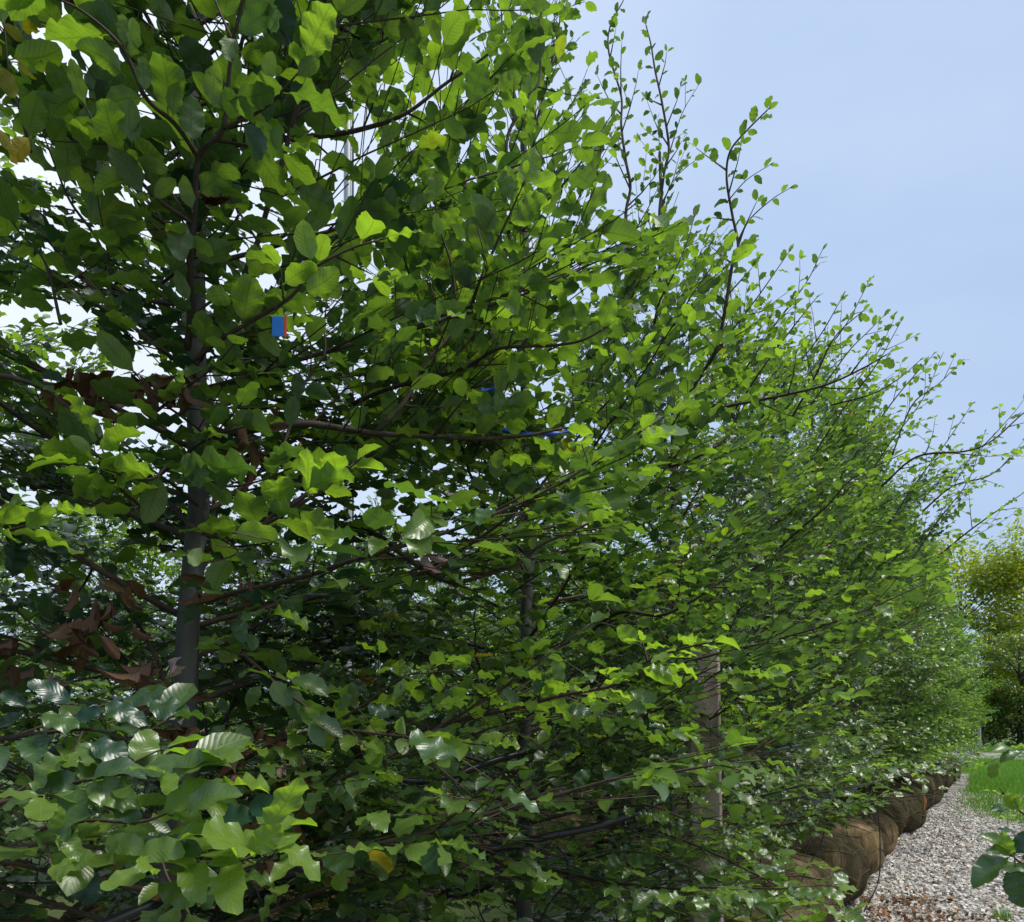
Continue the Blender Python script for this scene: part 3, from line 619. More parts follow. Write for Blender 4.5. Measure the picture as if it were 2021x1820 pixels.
# single leaves the photograph shows large: base -> tip on the sight lines, metres ahead, youth, tint, how far it turns its face
def Z1(v): return [(a*.3524, b*.3524, c*.3524, d*.3524, *r) for a, b, c, d, *r in v]
def Z2(v): return [(592+a*.3524, b*.3524, 592+c*.3524, d*.3524, *r) for a, b, c, d, *r in v]
def Z5(v): return [(641+a*.3523, 592+b*.3523, 641+c*.3523, 592+d*.3523, *r) for a, b, c, d, *r in v]
def Z7(v): return [(a*.3494, 1184+b*.3494, c*.3494, 1184+d*.3494, *r) for a, b, c, d, *r in v]
def Z8(v): return [(641+a*.3494, 1184+b*.3494, 641+c*.3494, 1184+d*.3494, *r) for a, b, c, d, *r in v]
SINGLE = {
 1: Z1([(705,425,470,270,1.0,.7,.5,.8),(815,525,800,325,1.0,.65,.5,.85),(965,670,1000,475,1.04,.75,.4,.85),(1080,815,1070,545,1.05,.6,.3,.85),(1190,625,1212,385,1.04,.8,.5,.8),
   (740,825,735,575,1.04,.65,.4,.85),(1320,200,1540,50,1.0,.15,.5,.7),(1330,210,1270,330,1.0,.55,.5,.7),(1300,560,1530,470,1.03,.35,.5,.6),(1270,560,1420,640,1.04,.6,.5,.7),(1500,470,1525,300,1.02,.65,.4,.8),
   (1650,435,1785,335,1.0,.3,.8,.7),(700,265,685,85,1.0,.55,.9,.75),(1080,1190,1035,1005,1.1,.7,.3,.85),(1195,965,1345,975,1.1,.7,.6,.7),(1045,1235,1005,1450,1.12,.5,.4,.7),
   (1750,1485,1705,1250,1.08,1.0,.9,.85),(1690,1650,1885,1500,1.1,.9,.9,.75),(1125,1675,1325,1650,1.13,.55,.5,.8),(1065,1700,1000,1530,1.14,.5,.5,.8),(970,960,780,890,1.06,.6,.4,.7),(820,1100,650,870,1.08,.5,.3,.7),
   (850,1120,980,1010,1.08,.6,.5,.6),(610,600,440,660,1.08,.6,.4,.7),(600,740,660,860,1.08,.45,.4,.7),(350,360,450,500,1.06,.4,.4,.6),(330,590,210,520,1.06,.3,.4,.6),(1340,680,1500,860,1.05,.1,.3,.7),(1500,720,1590,830,1.05,.3,.3,.7),
   (20,330,-60,200,1.05,.9,.96,.6),(180,760,60,900,1.05,.9,.98,.6),(150,250,30,140,1.05,.9,.96,.6),
   (60,150,205,170,1.05,.9,.97,.5),(100,575,-20,390,1.05,.8,.96,.7),(65,865,-10,730,1.05,.8,.97,.7),(85,360,195,420,1.07,.6,.97,.5),(30,0,120,150,1.04,.3,.5,.6),(1480,20,1560,140,.99,.3,.6,.7),(530,400,560,260,1.1,.35,.5,.6)]) +
  [(345,950,500,905,1.1,.25,.5,.5),(355,890,410,960,1.1,.45,.5,.7),(185,895,140,862,1.08,1,.9,.8),(192,890,232,862,1.08,1,.9,.8),(215,930,305,905,1.08,1,.8,.5),(190,930,112,925,1.08,.7,.6,.4),(455,1050,545,1055,1.08,.8,.6,.8),(400,1075,380,1120,1.1,.9,.7,.8),
   (520,1010,598,998,1.1,.6,.5,.5),(600,970,690,915,1.08,.65,.6,.4),(530,905,598,878,1.1,.3,.4,.5),(45,1045,105,1005,1.0,.95,.6,.7),(0,1040,60,1000,1.0,.9,.6,.4),(-10,1050,40,1060,1.0,.9,.6,.5)] +
  Z7([(1030,150,1120,30,1.25,.15,.3,.7),(1230,220,1400,290,1.25,.3,.4,.5),(1380,180,1460,290,1.22,.4,.4,.7),(1480,470,1400,600,1.2,.45,.4,.7),(1530,440,1640,580,1.2,.45,.4,.8),(1620,440,1840,530,1.2,.4,.4,.6),(1280,690,1180,820,1.2,.3,.3,.7),(1290,650,1250,560,1.2,.2,.3,.6),
   (1330,700,1420,800,1.2,.5,.4,.8),(1740,680,1830,820,1.18,.6,.5,.7),(1750,660,1930,750,1.18,.4,.4,.6),(1900,640,1980,540,1.18,.45,.4,.7)]),
 0: Z7([(490,1015,760,950,.88,.15,.5,.55),(960,1020,1208,885,.85,.55,.4,.6),(760,975,1035,880,.86,.35,.4,.55),(880,1215,1158,1035,.85,.8,.6,.6),(1035,1225,1295,1078,.84,.5,.4,.65),(455,1065,735,1112,.87,.6,.4,.7),(480,800,785,880,.95,.05,.4,.6),
   (560,1375,785,1395,.84,.8,.5,.75),(745,1445,1003,1408,.83,.85,.5,.75),(1390,1440,1565,1285,.82,.95,.95,.8),(1385,1435,1255,1370,.82,.85,.7,.5),(1100,1450,1345,1425,.83,.85,.7,.35),(1380,1485,1180,1475,.83,.8,.5,.35),(960,1372,1275,1280,.84,.85,.6,.4),
   (1368,1180,1578,1140,.95,.0,.2,.7),(1150,1240,1425,1235,.95,.02,.3,.7),(225,1300,50,1340,.86,.75,.5,.8),(310,1320,445,1430,.85,.8,.5,.6),(305,1310,330,1200,.85,.95,.7,.8),(160,1080,385,1000,.9,.15,.4,.7),(0,1180,130,1130,.88,.5,.5,.7),(780,1390,990,1330,.85,.2,.3,.6),
   (620,1140,790,1240,.88,.2,.3,.6),(940,1500,1050,1560,.9,.45,.5,.6),(870,1580,1085,1720,.9,.45,.6,.6),(980,1380,1130,1400,.86,.25,.3,.6),(150,640,-20,700,1.0,.05,.4,.5),(210,640,430,690,.98,.35,.5,.35),(430,590,170,470,1.0,.02,.2,.7),(600,600,400,700,1.0,.0,.2,.6),(370,780,300,960,1.0,.0,.1,.8),
   (650,560,940,530,1.05,.1,.4,.4),(570,585,800,640,1.0,.1,.3,.6),(810,590,1050,610,1.02,.15,.3,.5),(330,1480,530,1700,1.0,.0,.1,.9),(160,620,30,500,1.0,.05,.3,.6)]),
 2: Z2([(1200,1140,1130,965,1.27,.6,.5,.85),(1190,1240,1360,1100,1.26,.6,.5,.8),(1110,1310,970,1095,1.28,.55,.4,.85),(1100,1425,960,1225,1.3,.2,.3,.9),(790,1335,760,1200,1.3,.5,.5,.85),(1000,1605,855,1490,1.3,.3,.4,.8),(1268,980,1272,898,1.26,.9,.9,.8),(1285,1045,1420,960,1.26,.8,.7,.5),
   (940,1350,860,1260,1.3,.4,.5,.6),(1010,1490,890,1400,1.3,.35,.5,.6),(1040,1490,1180,1460,1.3,.45,.5,.5),(1200,1600,1390,1540,1.3,.45,.5,.5),(740,1750,920,1700,1.3,.55,.6,.4),(560,1790,740,1690,1.3,.1,.4,.6),(880,1540,1000,1600,1.3,.25,.4,.8)]) +
   Z5([(1480,170,1425,15,1.35,.6,.5,.85),(1600,165,1602,50,1.33,.6,.5,.85),(1420,235,1585,170,1.34,.5,.4,.8),(1290,245,1400,145,1.35,.55,.4,.7),(1270,250,1140,170,1.36,.5,.4,.7),(960,645,975,505,1.4,.6,.5,.85),(1010,612,1145,505,1.4,.65,.5,.8),(960,705,865,580,1.4,.6,.5,.8),(990,692,1115,615,1.4,.6,.5,.7),
   (880,690,820,590,1.42,.45,.4,.6),(740,700,720,600,1.42,.5,.5,.8),(960,1025,970,855,1.56,.55,.5,.85),(1030,985,1145,875,1.55,.5,.5,.8),(1250,915,1320,800,1.54,.35,.6,.8),(420,1095,290,1080,1.7,.5,.5,.9),(1150,920,1390,940,1.55,.5,.5,.4),(940,1060,820,1010,1.57,.35,.4,.7),(980,1050,1180,1040,1.57,.3,.4,.6),
   (1400,180,1260,110,1.4,.3,.4,.4),(980,250,960,150,1.42,.3,.4,.7),(900,390,770,360,1.45,.4,.5,.6),(520,400,380,370,1.55,.15,.4,.7)]) +
   Z8([(1180,545,1240,425,1.33,.25,.5,.7),(1350,490,1290,350,1.33,.6,.6,.8),(1660,450,1790,365,1.28,.75,.8,.6),(1790,390,1960,395,1.25,.7,.7,.35),(1350,620,1500,630,1.33,.2,.3,.6),(1700,510,1870,560,1.28,.45,.5,.5),(1110,590,1010,510,1.36,.4,.5,.8),(590,740,745,800,1.25,.6,.4,.7),(620,870,740,975,1.3,.35,.5,.8),
   (760,1100,870,1190,1.35,.4,.4,.6),(740,740,860,735,1.25,.55,.5,.4),(780,800,950,850,1.28,.6,.6,.4),(420,640,250,600,1.25,.25,.3,.8),(90,740,30,670,1.2,.45,.4,.7),(450,440,400,550,1.25,.6,.5,.6),(550,870,610,900,1.3,.45,.5,.8),(1960,300,1850,350,1.2,.8,.7,.4),(1410,1080,1480,960,1.7,.2,.5,.6),(1560,960,1660,1050,1.7,.15,.4,.6)]),
}
def single(Lv, base, rows):
    for x0, y0, x1, y1, dep, young, tint, face in rows:
        a = at(x0, y0, dep)-base; b = at(x1, y1, dep-.012)-base
        cd = (Vector((0, 0, EYE))-(a+base)).normalized(); up_ = 1 if (a+base).z < EYE+.12 else -1
        n = UP*(1-face) + cd*face*up_ + Vector((math.sin(x0)*.12, 0, 0))
        if up_ < 0: n = -(-UP*(1-face) + cd*face)
        if tint >= .955: young = min(young, .12); tint = min(1, tint+.012)
        Lv.add(a, b-a, n, (b-a).length*1.05, young, tint)
# s, d, height, reach, blades, branches, leaf size, label
SPEC = [
 (-.44, 1.30, 4.0, .98, 'lo', 84, .080, 'large-leaved beech whose sprays of big leaves cross the left edge'),
 (.80, 1.25, 4.0, 1.0, 'mid', 114, .076, 'beech with brown withered leaf clusters round its bare dark lower trunk'),
 (2.05, 1.28, 3.85, 1.0, 'mid', 78, .068, 'beech with blue tape tied round its stem, dark inside, no tall leaders'),
 (3.29, 1.25, 4.2, 1.0, 'mid', 68, .062, 'beech with two thin sparse leaders standing clear against the sky'),
 (4.50, 1.30, 4.1, 1.05, 'mid', 60, .061, 'beech just beyond the broad wooden post, its bough reaching over the path'),
 (5.75, 1.42, 4.5, 1.1, 'lo', 48, .065, 'beech over the mossy front root ball beside the brown leaf litter'),
 (7.00, 1.40, 4.8, 1.1, 'lo', 48, .065, 'beech standing in the pale tan root ball, second tall crown down the row'),
 (8.20, 1.44, 5.0, 1.15, 'lo', 48, .065, 'beech whose root ball has folds of dark mossy burlap behind the tan one'),
]
def tree_root(s, d, label, group='balled beeches standing in the front row'):
    return empty('beech_tree', on_row(s, d), label, 'tree', group)

def trim(tb, base, near):
    V = np.array(tb.V) + np.array(base[:]); y = V[:, 1]; yy = np.maximum(y, .05); x = V[:, 0]
    ok = (y > near+.04) | ((x < 0) & (-x > yy*1.35) & (x*x+y*y > .45))
    Q = [q for q in tb.Q if all(ok[i] for i in q)]
    good = len(Q) > .82*len(tb.Q); tb.Q = Q; return good
EDGE_Y = [-900, 0, 100, 200, 300, 410, 440, 480, 560, 620, 700, 800, 900, 1000, 1060, 1100]
EDGE_X = [1150, 1200, 1205, 1225, 1220, 1240, 1400, 1560, 1640, 1710, 1780, 1850, 1930, 2010, 2080, 3000]
def outside(V):
    y = np.maximum(V[:, 1], .05); px = 1010.5+F*V[:, 0]/y; py = 1421-F*(V[:, 2]-EYE)/y
    return (V[:, 1] > .2) & (px > np.interp(py, EDGE_Y, EDGE_X)+15) & (px < 2100)
def under_skirt(V):       # keeps the root balls in view
    y = np.maximum(V[:, 1], .05); px = 1010.5+F*V[:, 0]/y; py = 1421-F*(V[:, 2]-EYE)/y
    return (V[:, 1] > 2.6) & (px > 1500) & (px < 2000) & (py > np.interp(px, [1500, 1560, 1640, 1730, 1800, 1900, 1960], [1700, 1655, 1640, 1590, 1560, 1515, 1480]))
def in_shape(tb, base):
    if under_skirt(np.array(tb.V) + np.array(base[:])).mean() > .22: return False
    return outside(np.array(tb.V) + np.array(base[:])).mean() < .10
GAPS = [(665, 330, 70, 210, .72, 9), (640, 720, 95, 110, .5, 9), (130, 60, 90, 60, .75, 9), (1170, 440, 60, 60, .4, 9), (1130, 1630, 230, 90, .72, 2.0), (1050, 1205, 260, 75, .7, 1.9), (1250, 320, 70, 170, .8, 9)]     # where the crowns are thin and the sky comes through
def cull(Lv, base, near):
    W = Lv.P + np.array(base[:], np.float32)
    y = W[:, 1]; x = W[:, 0]; z = W[:, 2]-EYE
    yy = np.maximum(y, .05); px = 1010.5+F*x/yy; py = 1421-F*z/yy
    o_ = px - np.interp(py, EDGE_Y, EDGE_X); pr_ = np.clip((o_+110)/130, 0, 1)*.97
    keep0 = (np.random.default_rng(3).random(len(px)) > pr_) | (px > 2100) | (y < .2)
    rr = np.random.default_rng(4)
    Wc = W + Lv.RM[:, :, 1]*Lv.S[:, None]*.5; yc = np.maximum(Wc[:, 1], .05)
    keep0 &= ~(in_front(1010.5+F*Wc[:, 0]/yc, 1421-F*(Wc[:, 2]-EYE)/yc, Wc[:, 1]) & (rr.random(len(px)) < .9))
    keep0 &= ~(under_skirt(W) & (rr.random(len(px)) < .94))
    for gx, gy, gw_, gh_, pr, yl in GAPS: keep0 &= ~((y < yl) & (((px-gx)/gw_)**2 + ((py-gy)/gh_)**2 < 1) & (rr.random(len(px)) < pr))
    near = np.where((py > 1150) & (px < 1000), near*.84, near)
    keep = keep0 & (y > near) & (px > -700) & (px < 2700) & (py > -900) & (py < 2600)
    keep |= (np.abs(x) > yy*1.35) & (y > -.9) & (x*x+y*y > .45) & (x < 0)
    return keep
SEEN = []
for k_, hs in HERO.items():
    for h in hs:
        for a, b in zip(h['pts'], h['pts'][1:]):
            for t in (0, .34, .67): SEEN.append([a[i]*(1-t)+b[i]*t for i in range(3)] + [30])
for k_, hs in SINGLE.items():
    for r_ in hs: SEEN.append([(r_[0]+r_[2])/2, (r_[1]+r_[3])/2, r_[4], 44])
SEEN = [r_ for r_ in SEEN if r_[2] < 1.75]
SEEN += [[1400, q_, 2.62, 24] for q_ in list(range(1300, 1470, 24))]
SEEN += [[x_, 1668-.25*(x_-1010)-(x_-1150)*.12*(x_ > 1150), 2.1+(x_-1060)*.0018, 24] for x_ in range(1060, 1290, 24)] + [[x_, 1486, 3.3+(x_-1420)*.004, 22] for x_ in range(1430, 1560, 22)]
SEEN += [[900+16*q_, 782-5*q_, 1.58, 18] for q_ in range(6)] + [[550, 640, 1.1, 22], [548, 655, 1.1, 20]]
SEEN = np.array(SEEN, np.float32)
def in_front(px, py, y):
    out = np.zeros(len(px), bool)
    for i in range(0, len(px), 4000):
        a = slice(i, i+4000)
        m = ((px[a, None]-SEEN[None, :, 0])**2 + (py[a, None]-SEEN[None, :, 1])**2 < SEEN[None, :, 3]**2) & (y[a, None] < SEEN[None, :, 2]+.04)
        out[a] = m.any(1)
    return out
EXTRA = {1: [], 2: [], 4: [], 5: [], 6: []}
re_ = random.Random(71)
for i in range(15):
    py = 60+62*i; sg = 1 if i % 2 else -1; x0 = 365-sg*re_.uniform(20, 60)
    EXTRA[1].append(dict(pts=[(x0, py+70, 1.33), (x0+sg*55, py+25, 1.25), (x0+sg*110, py-15, 1.18), (x0+sg*150, py-60, 1.14)], r=.003, size=.072, gap=.026, young=re_.uniform(-.05, .2), facing=.15, side_twigs=1, tw_len=.14))
for i in range(9):
    py = 720+80*i; x0 = 1030
    EXTRA[2].append(dict(pts=[(x0-20, py+50, 2.2), (x0+(40 if i % 2 else -60), py+10, 2.05), (x0+(110 if i % 2 else -130), py-30, 1.95)], r=.003, size=.064, gap=.03, young=.05, facing=.15, side_twigs=1, tw_len=.16))
for k_, x0, y0, dep in ((4, 1470, 640, 3.0), (4, 1540, 700, 2.9), (4, 1590, 720, 3.2), (5, 1560, 620, 3.9), (5, 1640, 700, 3.9), (5, 1700, 780, 3.7), (5, 1750, 830, 3.8), (6, 1700, 760, 4.9), (6, 1790, 850, 4.7), (6, 1840, 930, 4.8), (6, 1880, 1010, 4.9)):
    EXTRA[k_].append(dict(pts=[(x0-90, y0+110, dep+.1), (x0-30, y0+20, dep), (x0+30, y0-60, dep-.05), (x0+re_.uniform(60, 95), y0-re_.uniform(110, 170), dep-.1)], r=.005, size=.052, gap=.036, young=.2, facing=.25, side_twigs=1, tw_len=.24))
for i in range(5):
    EXTRA[4].append(dict(pts=[(1290, 1500+62*i, 2.5), (1370, 1490+62*i, 2.38), (1440, 1500+62*i, 2.3), (1510, 1525+62*i, 2.25)], r=.003, size=.066, gap=.026, young=re_.uniform(.0, .3), facing=.25, side_twigs=1, tw_len=.14))
DATA = []
for k, (s, d, H, reach, lod, nb, size, label) in enumerate(SPEC):
    base = on_row(s, d)
    tr_, br, Lv = build_tree_data(100+k, H, reach, 0 if k < 4 else 1, nb, .7 if k < 2 else .62 if k < 4 else .8 if k == 4 else .98, leaders=3 if k > 2 else 2, size=size, path_reach=1.28 if k > 4 else 1.0)
    Lv.done(np.random.default_rng(k))
    near = [.98, 1.0, 1.25, 1.3, 1.5, 2, 2, 2][k]
    flags = np.array([trim(b_, base, near*.97) and in_shape(b_, base) for b_ in br]); br = [b_ for b_, f_ in zip(br, flags) if f_]
    Lv = Lv.pick(cull(Lv, base, near) & flags[Lv.B])
    hb = []; HL = Leaves(); rnd = random.Random(500+k)
    for h in HERO.get(k, []) + EXTRA.get(k, []):
        tb = Tubes(); hero(tb, HL, rnd, base, **h); hb.append(tb)
    single(HL, base, SINGLE.get(k, []))
    if HL.p: HL.done(np.random.default_rng(50+k))
    DATA.append(dict(s=s, d=d, base=base, trunk=tr_, br=br, L=Lv, hb=hb, HL=HL if HL.p else None, lod=lod, label=label))

# which leaves show, and how large: a coarse depth sort over the picture
rows = []
for k, D in enumerate(DATA):
    for hero_set, Lv in ((1, D['HL']), (0, D['L'])):
        if Lv is None: continue
        W = Lv.P + Lv.RM[:, :, 1]*Lv.S[:, None]*.5 + np.array(D['base'][:], np.float32)
        y = np.maximum(W[:, 1], .05); px = 1010.5+F*W[:, 0]/y; py = 1421-F*(W[:, 2]-EYE)/y
        rows.append(np.stack([y, px, py, Lv.S, np.full(len(y), k), np.full(len(y), hero_set), np.arange(len(y))], 1))
A = np.concatenate(rows); A = A[np.argsort(A[:, 0])]
CELL = 6; gw, gh = 2021//CELL+1, 1820//CELL+1; occ = np.zeros((gh, gw), bool)
cand = {k: [] for k in range(len(DATA))}
for y, px, py, S, k, hs, idx in A:
    if not (0 <= px < 2021 and 0 <= py < 1820): continue
    cx, cy = int(px//CELL), int(py//CELL); r = max(0, int(.26*S*F/y/CELL))
    if not occ[cy, cx]: cand[int(k)].append((S/y, int(hs), int(idx)))
    if r: occ[max(0, cy-r+1):cy+r, max(0, cx-r):cx+r+1] = True
print('LEAVES', [len(D['L'].S) for D in DATA])
for k, D in enumerate(DATA):
    root = tree_root(D['s'], D['d'], D['label'])
    D['root'] = root
    link('trunk', D['trunk'].mesh('trunk', M['bark']), root)
    for tb in D['br']: link('branch', tb.mesh('branch', M['twig']), root)
    for tb in D['hb']: link('branch', tb.mesh('branch', M['twig']), root)
    best = sorted(cand[k], reverse=True)[:296]
    for hs, Lv in ((1, D['HL']), (0, D['L'])):
        if Lv is None: continue
        ids = [i for _, h, i in best if h == hs]
        for i in ids:
            o = link('leaf', HI_MESH[int(Lv.K[i])], root, col=(float(min(1, Lv.T[i])), float(min(1, Lv.Y[i])), 0, 1))
            Mx = Matrix([[float(Lv.RM[i, a, b]*Lv.S[i]) for b in range(3)] + [float(Lv.P[i, a])] for a in range(3)] + [[0, 0, 0, 1]])
            o.matrix_basis = Mx
        m = np.ones(len(Lv.S), bool); m[ids] = False
        me = Lv.pick(m).bake('foliage', D['lod'], M['leaf'])
        if me: tag(link('foliage', me, root), kind='stuff')
    b = BALLS[k % 4]
    rb = link('root_ball', b[0], root); rb.rotation_euler.z = k*1.9; link('twine', b[1], rb)

# the rest of the front row and the rows behind share three crowns
FAR = []
for v in range(3):
    tr_, br, Lv = build_tree_data(300+v, 4.3, 1.02, 2, 62, .74, leaders=3, size=.078, path_reach=1.0); Lv.done(np.random.default_rng(300+v))
    allb = Tubes()
    for tb in br:
        for q in tb.Q: allb.Q.append(tuple(x+allb.n for x in q))
        allb.V += tb.V; allb.n += tb.n
    FAR.append((tr_.mesh('trunk', M['bark']), allb.mesh('branch', M['twig']), Lv.bake('foliage', 'tiny', M['leaf'])))
def far_tree(i, s, d, scale, label, group, col=(0, 0, 0, 1), ball=True, name='beech_tree', leafmat=None):
    t, b, f = FAR[i % 3]; root = empty(name, on_row(s, d), label, 'tree', group)
    rot = i*2.1
    for nm, me in (('trunk', t), ('branch', b), ('foliage', f)):
        o = link(nm, me, root, col=col); o.rotation_euler.z = rot; o.scale = (scale*.97, scale*.97, scale)
        if nm == 'foliage':
            o['kind'] = 'stuff'
            if leafmat: o.material_slots[0].link = 'OBJECT'; o.material_slots[0].material = leafmat
    if ball:
        rb = link('root_ball', BALLS[i % 4][0], root); rb.rotation_euler.z = i*1.3; link('twine', BALLS[i % 4][1], rb)
    return root
fl = ['ninth', 'tenth', 'eleventh', 'twelfth', 'thirteenth', 'fourteenth', 'fifteenth', 'sixteenth', 'seventeenth', 'eighteenth', 'nineteenth', 'twentieth', 'last']
for j in range(13):
    s = 9.45+1.24*j
    far_tree(j, s, 1.42-.015*j+.05*math.sin(j*2.3), 1.16+.05*math.sin(j*1.7), '%s balled beech along the gravel path, counting from the camera' % fl[j], 'balled beeches standing in the front row')
for j in range(19):
    far_tree(j+1, .6+1.02*j, 4.3+.15*math.sin(j*3.1), (1.06 if j < 2 else .74 if j < 6 else .95)+.05*math.sin(j*2.1), 'smaller beech of the row behind, glimpsed through the front row', 'beeches of the rows behind the front row')
for j in range(14):
    far_tree(j+2, 1.5+1.3*j, 7.4+.15*math.sin(j*3.1), .98+.06*math.sin(j*2.7), 'beech of a row farther back, only shreds of its crown showing', 'beeches of the rows behind the front row')
# ------------------------------------------------------------------ trees closing the view at the far end
def crown_data(seed, H, rad, n, size, m, low=.12):
    rnd = random.Random(seed); rg = np.random.default_rng(seed); bms = []
    tb = Tubes(); tb.add([Vector((0, 0, 0)), Vector((.05, .1, H*.3)), Vector((-.1, 0, H*.8))], [.16, .12, .04], 8)
    tm = tb.mesh('trunk', M['bark'])
    Lv = Leaves(); lumps = []
    for k in range(46):
        t = rnd.uniform(low, .96); a = rnd.uniform(0, 6.28); rr = rad*(.35+.65*math.sin(math.pi*min(1, (1.05-t)*.85))**.6)*rnd.uniform(.55, 1)
        c = Vector((rr*math.cos(a), rr*math.sin(a), H*t)); lumps.append((c, rad*rnd.uniform(.22, .42)))
        b = Tubes(); q0 = Vector((0, 0, H*t*.75)); b.add([q0, q0.lerp(c, .5)+Vector((0, 0, .1)), c], [.04, .025, .008], 4); bms.append(b.mesh('branch', M['bark']))
    for k in range(n):
        c, r_ = lumps[rnd.randrange(len(lumps))]; v_ = Vector((rnd.gauss(0, 1), rnd.gauss(0, 1), rnd.gauss(0, .6))).normalized()
        p = c + v_*r_*rnd.uniform(.55, 1.08)
        Lv.add(p, Vector((v_.x+rnd.gauss(0, .5), v_.y+rnd.gauss(0, .5), rnd.gauss(-.2, .4))), UP*.8+v_*.5+Vector((rnd.gauss(0, .3), rnd.gauss(0, .3), 0)), size*rnd.uniform(.6, 1.2), rnd.uniform(0, .4), rnd.random())
    Lv.done(rg); return tm, bms, Lv.bake('foliage', 'tiny', m)
LEAFS = {}
def crown_tree(data, i, s, d, sc_, label, group, m=None):
    root = empty('broadleaf_tree', on_row(s, d), label, 'tree', group)
    for nm, me in [('trunk', data[0])] + [('branch', b) for b in data[1]] + [('foliage', data[2])]:
        o = link(nm, me, root, col=(.25, .35, 0, 1) if nm == 'foliage' else (0, 0, 0, 1)); o.matrix_basis = Matrix.Rotation(i*2.2, 4, 'Z') @ Matrix.Scale(sc_, 4)
        if nm == 'foliage':
            o['kind'] = 'stuff'
            if m: o.material_slots[0].link = 'OBJECT'; o.material_slots[0].material = m
BIG = crown_data(1, 14.6, 4.3, 13000, .34, M['leaf']); HEDGE = [crown_data(20, 7.0, 1.75, 9000, .21, M['leaf'], .03), crown_data(21, 7.4, 1.8, 9000, .21, M['leaf'], .03)]
for i_, (s, d, sc_, m_, lb) in enumerate([(58, 6.5, 1, None, 'tall green tree closing the end of the row, behind the last beeches'),
          (59, 2.0, .98, M['leaf_far'], 'tall tree turning yellow beyond the lawn just above the pale post'),
          (58, -2.6, .97, M['leaf_far'], 'tall yellowing tree beyond the lawn at the right edge'),
          (60, -8.2, .96, M['leaf_far'], 'second yellowing tree, beyond the right edge'),
          (64, 13, 1.05, None, 'green tree far off behind the rows of beeches')]):
    crown_tree(BIG, i_, s, d, sc_, lb, 'trees beyond the lawn', m_)
for j, d in enumerate((5.4, 3.2, 1.0, -1.2, -3.4, -5.6, -7.8, 7.6)):
    crown_tree(HEDGE[j % 2], j, 52, d, 1+.06*math.sin(j*2), 'dark clipped beech of the hedge beyond the lawn', 'hedge beeches beyond the lawn')
# beech on the other side of the path: only its shoots come into view
base = on_row(1.2, -1.3); rt = empty('beech_tree', base, 'beech across the path, only its shoots showing at the right edge', 'tree')
tr_, br, Lv = build_tree_data(77, 3.4, .72, 2, 36, .62, size=.07); Lv.done(np.random.default_rng(9))
link('trunk', tr_.mesh('trunk', M['bark']), rt)
for tb in br: link('branch', tb.mesh('branch', M['twig']), rt)
tag(link('foliage', Lv.bake('foliage', 'lo', M['leaf']), rt), kind='stuff')
HL = Leaves(); rnd = random.Random(8)
for h in [dict(pts=[(2200,1800,.95),(2080,1730,.97),(2020,1705,1.0),(1998,1690,1.0)], r=.003, size=.068, gap=.022, young=.15, facing=.4, f0=.3),
          dict(pts=[(2180,1700,1.1),(2080,1640,1.1),(2010,1600,1.1),(1985,1572,1.1)], r=.003, size=.04, gap=.02, young=.8, facing=.1, f0=.4),
          dict(pts=[(2200,1440,2.0),(2100,1470,2.0),(2020,1478,2.0),(1950,1505,2.0)], r=.003, size=.07, gap=.045, young=.3, facing=.2, f0=.2)]:
    tb = Tubes(); hero(tb, HL, rnd, base, **h); link('branch', tb.mesh('branch', M['twig']), rt)
single(HL, base, [(1996,1690,1912,1722,1.0,.3,.5,.02),(2002,1695,2018,1790,1.0,.12,.5,.5),(1992,1694,1982,1652,1.0,.9,.95,.85),(1998,1690,2035,1640,1.0,.02,.2,.8),(2010,1690,2060,1700,1.0,.0,.2,.7),
 (2010,1598,1984,1568,1.05,.9,.94,.7),(2012,1605,2006,1578,1.05,.7,.9,.6),(1985,1598,1960,1590,1.1,.1,.4,.4),(2000,1480,1960,1470,1.6,.7,.5,.3),(2015,1485,1975,1490,1.6,.3,.5,.3),(2005,1640,1975,1630,1.05,.1,.3,.4)])
HL.done(np.random.default_rng(4))
for i in range(len(HL.S)):
    o = link('leaf', HI_MESH[int(HL.K[i])], rt, col=(float(min(1, HL.T[i])), float(min(1, HL.Y[i])), 0, 1))
    o.matrix_basis = Matrix([[float(HL.RM[i, a, b]*HL.S[i]) for b in range(3)] + [float(HL.P[i, a])] for a in range(3)] + [[0, 0, 0, 1]])
rb = link('root_ball', BALLS[1][0], rt); link('twine', BALLS[1][1], rb)

